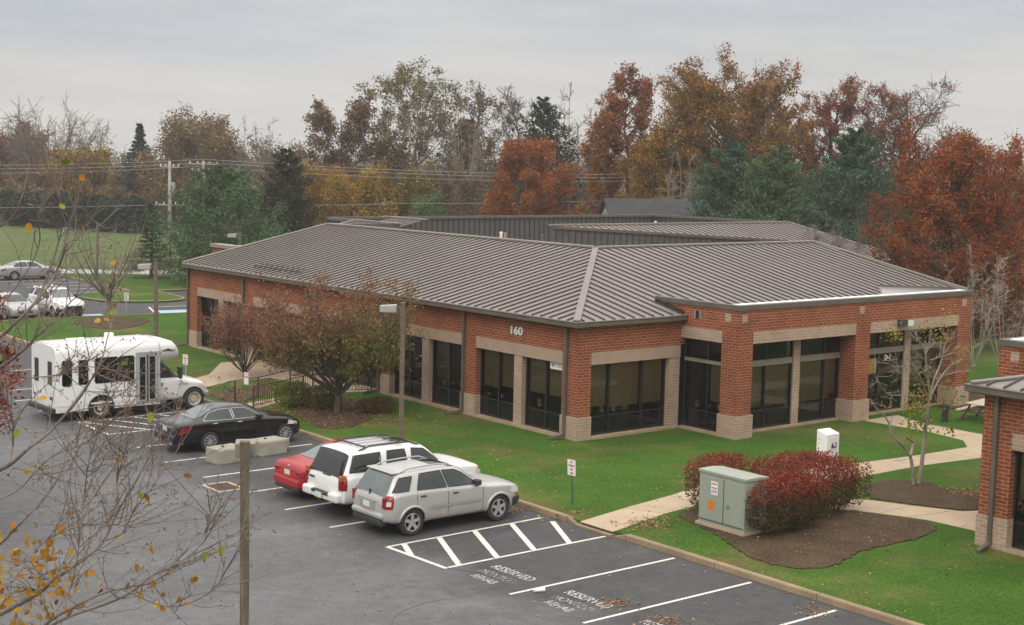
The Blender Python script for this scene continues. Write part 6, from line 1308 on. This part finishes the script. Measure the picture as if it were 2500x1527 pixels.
for P, r0, r1 in bd: sg += poly_segs(P, r0*.78, r1*.7)
l1 = sprout(rs, [b[0] for b in bd[1:9]+bd[10:]], 130, .55, 0); l2 = sprout(rs, l1, 420, .28, 0, .15); t1 = []
for P in l1: t1 += poly_segs(P, .009, .005)
for P in l2: t1 += poly_segs(P, .005, .004)
V, Q = tubes(np.array(sg)-off, 7); V2, Q2 = tubes(np.array(t1)-off, 3); np_obj('trunk', np.concatenate([V, V2]), np.concatenate([Q, Q2+len(V)]), 'bark_birch', R)
C = []
for x, y, n, s in ((470,720,70,.20),(420,860,70,.22),(460,900,50,.2),(640,650,50,.2),(250,240,35,.16),(540,240,35,.2),(660,220,25,.25),(780,430,30,.25),(390,760,30,.14),(740,740,25,.15),(600,760,25,.2),(690,980,16,.1),(440,950,30,.18),(860,340,14,.2),(690,100,10,.15),(500,560,20,.2),(190,780,12,.12)):
    C.append(on_y(*B([(x, y)])[0], 26.1)+rs.normal(size=(int(n*1.7), 3))*s)
C = np.concatenate(C)-off[:3]; V, Q = cards(rs, C, .095, .7); np_obj('crown', V, Q, ['leaf_birch', 'leaf_boxgreen'], R, [int(c[2] < 2.4 and rs.random() < .7) for c in C])
# foreground tree: only its outer branches reach into the picture
rs = np.random.RandomState(95); FB = [([(-330,1700),(-120,1560),(0,1500),(88,1452),(147,1406),(210,1361),(252,1322),(290,1245),(326,1186),(361,1122)],7.2,.030,.003), ([(-250,1680),(-60,1590),(80,1545),(140,1504),(245,1451),(315,1434),(378,1420),(438,1375)],6.9,.022,.003), ([(40,1600),(140,1520),(245,1480),(315,1450),(378,1402),(438,1375),(500,1320),(530,1260)],7.0,.016,.002),
 ([(-330,1100),(-120,960),(0,896),(50,862),(93,819),(133,786),(170,740),(215,705)],7.8,.022,.003), ([(-330,1060),(-100,890),(0,823),(33,793),(83,743),(120,696),(140,656),(156,617),(165,560),(190,500)],7.5,.022,.003), ([(-330,1280),(-100,1190),(0,1147),(35,1126),(70,1094),(108,1066),(140,1035),(186,982),(216,939),(249,876),(262,826),(280,770)],6.8,.024,.003), ([(-200,1450),(-60,1370),(0,1329),(52,1276),(115,1210),(150,1150),(165,1090)],7.2,.016,.003), ([(20,1160),(35,1143),(105,1157),(157,1150),(227,1129),(262,1110)],7.0,.010,.002), ([(20,1140),(31,1090),(31,1032),(17,982),(10,930)],7.0,.010,.003),
 ([(-300,760),(-80,620),(0,552),(33,526),(56,472),(66,426)],8.0,.014,.002), ([(-100,860),(40,700),(95,600),(93,532),(113,490)],7.9,.010,.002), ([(30,830),(110,690),(146,582),(150,532),(143,482)],7.6,.009,.002), ([(83,743),(140,640),(173,549),(193,486)],7.6,.007,.002), ([(140,690),(183,575),(216,536),(235,500)],7.7,.006,.002), ([(210,1361),(200,1290),(207,1200),(215,1140),(230,1080)],7.0,.009,.002), ([(252,1322),(300,1300),(330,1240),(380,1180),(400,1120)],6.9,.008,.002), ([(290,1245),(285,1180),(300,1120),(312,1080)],6.9,.006,.002), ([(300,1440),(400,1480),(470,1470),(530,1430),(548,1380)],6.6,.008,.002), ([(440,1380),(480,1345),(500,1300),(515,1245)],6.8,.005,.002), ([(160,1010),(240,990),(300,960),(330,930)],6.9,.006,.002), ([(130,1500),(170,1440),(185,1380),(195,1320)],6.6,.008,.002), ([(0,960),(70,925),(150,915),(220,880)],7.4,.008,.002), ([(30,1420),(100,1330),(180,1290),(260,1280),(330,1290)],6.7,.008,.002), ([(-40,1230),(40,1200),(120,1120),(190,1090),(240,1060)],7.1,.008,.002)]
R = thing('foreground_tree', 'nearly bare tree in front whose twigs with few yellow leaves reach in at left', 'tree', (*(at_depth(-650, 1500, 7.6))[:2], -.03)); off = np.array([*R.location]*2+[0, 0]); sg = []; ln = []
base = np.array(R.location); crown0 = np.array(at_depth(-480, 1380, 7.6)); sg += poly_segs(bez(base, (base+crown0)/2+np.array([.1, .1, 0]), crown0, 5), .16, .09); up_ = np.array(at_depth(-460, 700, 7.8)); sg += poly_segs(bez(crown0, (crown0+up_)/2, up_, 4), .09, .05)
for pts, D, r0, r1 in FB:
    P = cr([np.array(at_depth(px, py, D+rs.normal()*.05+.12*math.sin(k*1.3))) for k, (px, py) in enumerate(pts)], 4); ln.append(P); sg += poly_segs(P, r0*.52, r1*.7)
    if pts[0][0] < -150: sg += poly_segs(bez(crown0 if pts[0][1] > 1200 else (crown0+up_)/2, (crown0+P[0])/2, P[0], 3), r0*1.3, r0*.62)
l1 = sprout(rs, ln, 300, .40, 0, .22, .45, .3); l2 = sprout(rs, l1, 480, .14, 0, .3, .5, .15); t1 = []
for P in l1: t1 += poly_segs(P, .0026, .0013)
for P in l2: t1 += poly_segs(P, .0014, .0010)
V, Q = tubes(np.array(sg)-off, 7); V2, Q2 = tubes(np.array(t1)-off, 4); np_obj('trunk', np.concatenate([V, V2]), np.concatenate([Q, Q2+len(V)]), 'twig_near', R)
tips = np.array([P[-1] for P in l1+l2]+[P[rs.randint(1, len(P))] for P in l1+l2]); C = np.repeat(tips, 2, axis=0)+rs.normal(size=(len(tips)*2, 3))*.008; V, Q = cards(rs, C-off[:3], .020, .3); np_obj('buds', V, Q, 'twig_bud', R)
C = []; mi = []
for px, py, n, s, m_ in ((60,1420,52,.12,0),(20,1370,32,.11,0),(120,1400,26,.10,0),(100,1470,26,.10,0),(25,1480,22,.10,0),(95,1350,10,.06,0),(150,1370,6,.06,0),(140,1470,8,.06,0)):
    C.append(np.array(at_depth(px, py, 7.0))+rs.normal(size=(n, 3))*s); mi += [m_]*n
for px, py, m_ in ((75,488,0),(193,445,0),(216,558,0),(290,645,0),(70,480,1),(240,783,0),(255,770,1),(258,793,0),(120,873,0),(20,868,1),(292,887,1),(330,1007,1),(60,445,1),(12,1182,0),(116,1118,1),(235,1128,1),(313,1152,0),(362,1188,1),(397,1181,1),(410,1184,0),(150,1230,0),(382,1265,0),(420,1303,0),(340,1330,0),(421,1350,0),(370,1362,0),(35,1267,0),(93,1316,0),(517,1244,1),(553,1369,1),(548,1375,1),(578,1438,0),(553,1467,0),(545,1498,0),(490,1463,0),(368,1462,0),(400,1442,0),(420,1490,0),(415,1465,0),(393,1465,0),(340,1480,0),(335,1450,0),(187,1462,0),(112,1465,0),(285,1512,2),(464,1515,0),(493,1518,0),(15,1080,1),(45,1290,0),(80,900,0),(8,510,0),(22,515,1),(205,725,0)):
    C.append(np.array([at_depth(px, py, 6.9)])+rs.normal(size=(1, 3))*.01); mi.append(m_)
C = np.concatenate(C); o_ = []; st_ = []; allp = np.concatenate([P for P in l1+l2+ln])
for q_, c_ in enumerate(C):                                # every leaf hangs from a twig end or from a thin stalk of its own
    dd = np.linalg.norm(tips-c_, axis=1); k_ = np.argsort(dd)[:4]
    if q_ >= 188 and dd[k_[0]] < .5: o_.append(tips[k_[rs.randint(4)]]+rs.normal(size=3)*.012-np.array([0, 0, .018]))
    else:
        a_ = allp[np.argmin(np.linalg.norm(allp-c_, axis=1))]; o_.append(c_); st_ += poly_segs(bez(a_, (a_+c_)/2+np.array([0, 0, .02]), c_+np.array([0, 0, .015]), 3), .0016, .0008)
C = np.array(o_); V, Q, mi = blades(rs, C-off[:3], .045, mi); V2, Q2 = tubes(np.array(st_)-off, 4); np_obj('leaves', np.concatenate([V, V2]), np.concatenate([Q, Q2+len(V)]), ['leaf_near', 'leaf_neargreen', 'leaf_nearred', 'twig_near'], R, list(mi)+[3]*len(Q2))
# --- clipped hedges and shrubs
def hedge(name, label, c, half, h, leaves, n, size, seed, split, cat='hedge', group=None, loose=0, excl=None):
    rs = np.random.RandomState(seed); R = thing(name, label, cat, (c[0], c[1], LZ), 0, group); q = rs.normal(size=(n, 3)); p = 5.5
    q /= (np.abs(q)**p).sum(1, keepdims=True)**(1/p); d = rs.uniform(0, 1, (n, 1))**.45; q *= .62+.38*d; q *= 1+.05*np.sin(q[:, :1]*9+seed)+.04*np.sin(q[:, 1:2]*13)
    C = np.stack([q[:, 0]*half[0], q[:, 1]*half[1], h*.54+q[:, 2]*h*.46], axis=1)+rs.normal(size=(n, 3))*.02; low = C[:, 2] < h*.35; C[low, :2] *= (.80+.2*(C[low, 2:3]/(h*.35)))
    if loose:
        k = rs.normal(size=(loose, 3)); k /= np.linalg.norm(k, axis=1, keepdims=True); k[:, 2] = np.abs(k[:, 2]); C = np.concatenate([C, np.stack([k[:, 0]*half[0]*.95, k[:, 1]*half[1]*.95, h*.62+k[:, 2]*h*.43], axis=1)])
    if excl: C = C[~((C[:, 0]+c[0] < excl[0]) & (C[:, 1]+c[1] > excl[1]))]
    V, Q = cards(rs, C, size, .6); np_obj('foliage', V, Q, leaves, R, [split(c_[2]/h, rs) for c_ in C])
    S_ = []
    for k in range(26):
        a = rs.uniform(0, 6.28); u = rs.uniform(.2, .75); S_ += poly_segs(bez(np.array([rs.normal()*.15*half[0], rs.normal()*.15*half[1], 0]), np.array([math.cos(a)*half[0]*u*.5, math.sin(a)*half[1]*u*.5, h*.3]), np.array([math.cos(a)*half[0]*u, math.sin(a)*half[1]*u, h*.8]), 3), .02, .008)
    np_obj('stems', *tubes(S_, 4), 'bark_dark', R); return R
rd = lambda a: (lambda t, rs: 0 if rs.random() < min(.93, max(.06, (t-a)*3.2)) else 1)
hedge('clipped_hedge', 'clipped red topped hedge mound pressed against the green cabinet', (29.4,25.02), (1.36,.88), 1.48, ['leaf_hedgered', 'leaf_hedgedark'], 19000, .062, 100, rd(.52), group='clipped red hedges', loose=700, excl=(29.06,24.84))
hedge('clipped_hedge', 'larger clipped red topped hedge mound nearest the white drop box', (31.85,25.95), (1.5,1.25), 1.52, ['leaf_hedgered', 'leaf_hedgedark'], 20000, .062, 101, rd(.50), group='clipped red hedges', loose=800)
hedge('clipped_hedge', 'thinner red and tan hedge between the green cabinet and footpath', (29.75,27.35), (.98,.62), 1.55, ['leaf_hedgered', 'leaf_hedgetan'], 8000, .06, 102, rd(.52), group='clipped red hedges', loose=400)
hedge('round_shrub', 'bright green round shrub beside the railing', (28.35,48.45), (.62,.55), .95, ['leaf_boxgreen', 'leaf_boxbrown'], 5000, .055, 103, lambda t, rs: int(rs.random() < .2), 'shrub', 'round shrubs under the crabapple', 300)
hedge('round_shrub', 'brownish round shrub between the green shrub and crabapple trunk', (29.05,47.55), (.66,.55), .85, ['leaf_boxbrown', 'leaf_boxgreen'], 5000, .05, 104, lambda t, rs: int(rs.random() < .15), 'shrub', 'round shrubs under the crabapple', 250)
hedge('round_shrub', 'low dark shrub right of the crabapple trunk in the mulch', (30.3,45.6), (.7,.5), .55, ['leaf_hedgedark', 'leaf_russet'], 3500, .05, 105, lambda t, rs: int(rs.random() < .3), 'shrub', 'round shrubs under the crabapple', 150)
# --- fallen leaves
rs = np.random.RandomState(110); C = []
def scat(n, x0, y0, x1, y1, z, s=None):
    C.append(np.stack([rs.uniform(x0, x1, n), rs.uniform(y0, y1, n), np.full(n, z+.012)], axis=1) if s is None else np.stack([rs.normal(size=n)*s[0]+x0, rs.normal(size=n)*s[1]+y0, np.full(n, z+.015)], axis=1))
scat(420, 14, 18, 25.5, 48, 0); scat(120, 6, 20, 18, 60, 0); scat(120, 25.0, 20, 25.55, 50, 0); scat(110, 24.9, 38.6, 0, 0, 0, (.25,.5)); scat(90, 21.6, 22.9, 0, 0, 0, (.3,.25)); scat(90, 21.7, 21.3, 0, 0, 0, (.3,.3)); scat(60, 24.9, 19.9, 0, 0, 0, (.25,.25)); scat(60, 25.2, 30.9, 0, 0, 0, (.15,.2))
scat(700, 26, 18, 33, 48, LZ); scat(200, 33, 20, 46, 34, LZ); scat(1800, 26.6, 47, 31, 54.5, LZ+.03); scat(1100, 26.9, 43.4, 31.4, 50, LZ+.03); scat(260, 27, 27.3, 0, 0, LZ+.02, (.5,.3)); scat(200, 28, 22.5, 33, 28, LZ+.03); scat(160, 37.6, 24.7, 0, 0, LZ+.03, (.5,.3)); scat(400, 27, 53, 33, 82, LZ); scat(60, 26, 29.4, 0, 0, LZ, (.6,.1))
C = np.concatenate(C); V, Q = cards(rs, C, .075, .75, 2.2, .4); V[:, 2] = np.maximum(V[:, 2], .006); o = np_obj('fallen_leaves', V, Q, 'fallen'); o['kind'] = 'stuff'; o['label'] = 'brown and red fallen leaves scattered over lot and lawn'; o['category'] = 'leaves'
# ------------------------------------------------------------------ the damp air of an overcast day
HZ = bpy.data.materials.new('haze'); HZ.use_nodes = True; N = HZ.node_tree.nodes; N.remove(N['Principled BSDF']); pv = N.new('ShaderNodeVolumePrincipled'); pv.inputs['Color'].default_value = (.90, .90, .90, 1); pv.inputs['Density'].default_value = .00046; pv.inputs['Anisotropy'].default_value = 0.2; HZ.node_tree.links.new(pv.outputs[0], N['Material Output'].inputs['Volume']); MATS['haze'] = HZ
hz = MB().box(-880, -480, -1.2, 1480, 1480, 32).build('haze', 'haze'); hz['kind'] = 'stuff'; hz['label'] = 'thin pale haze in the air'; hz['category'] = 'haze'
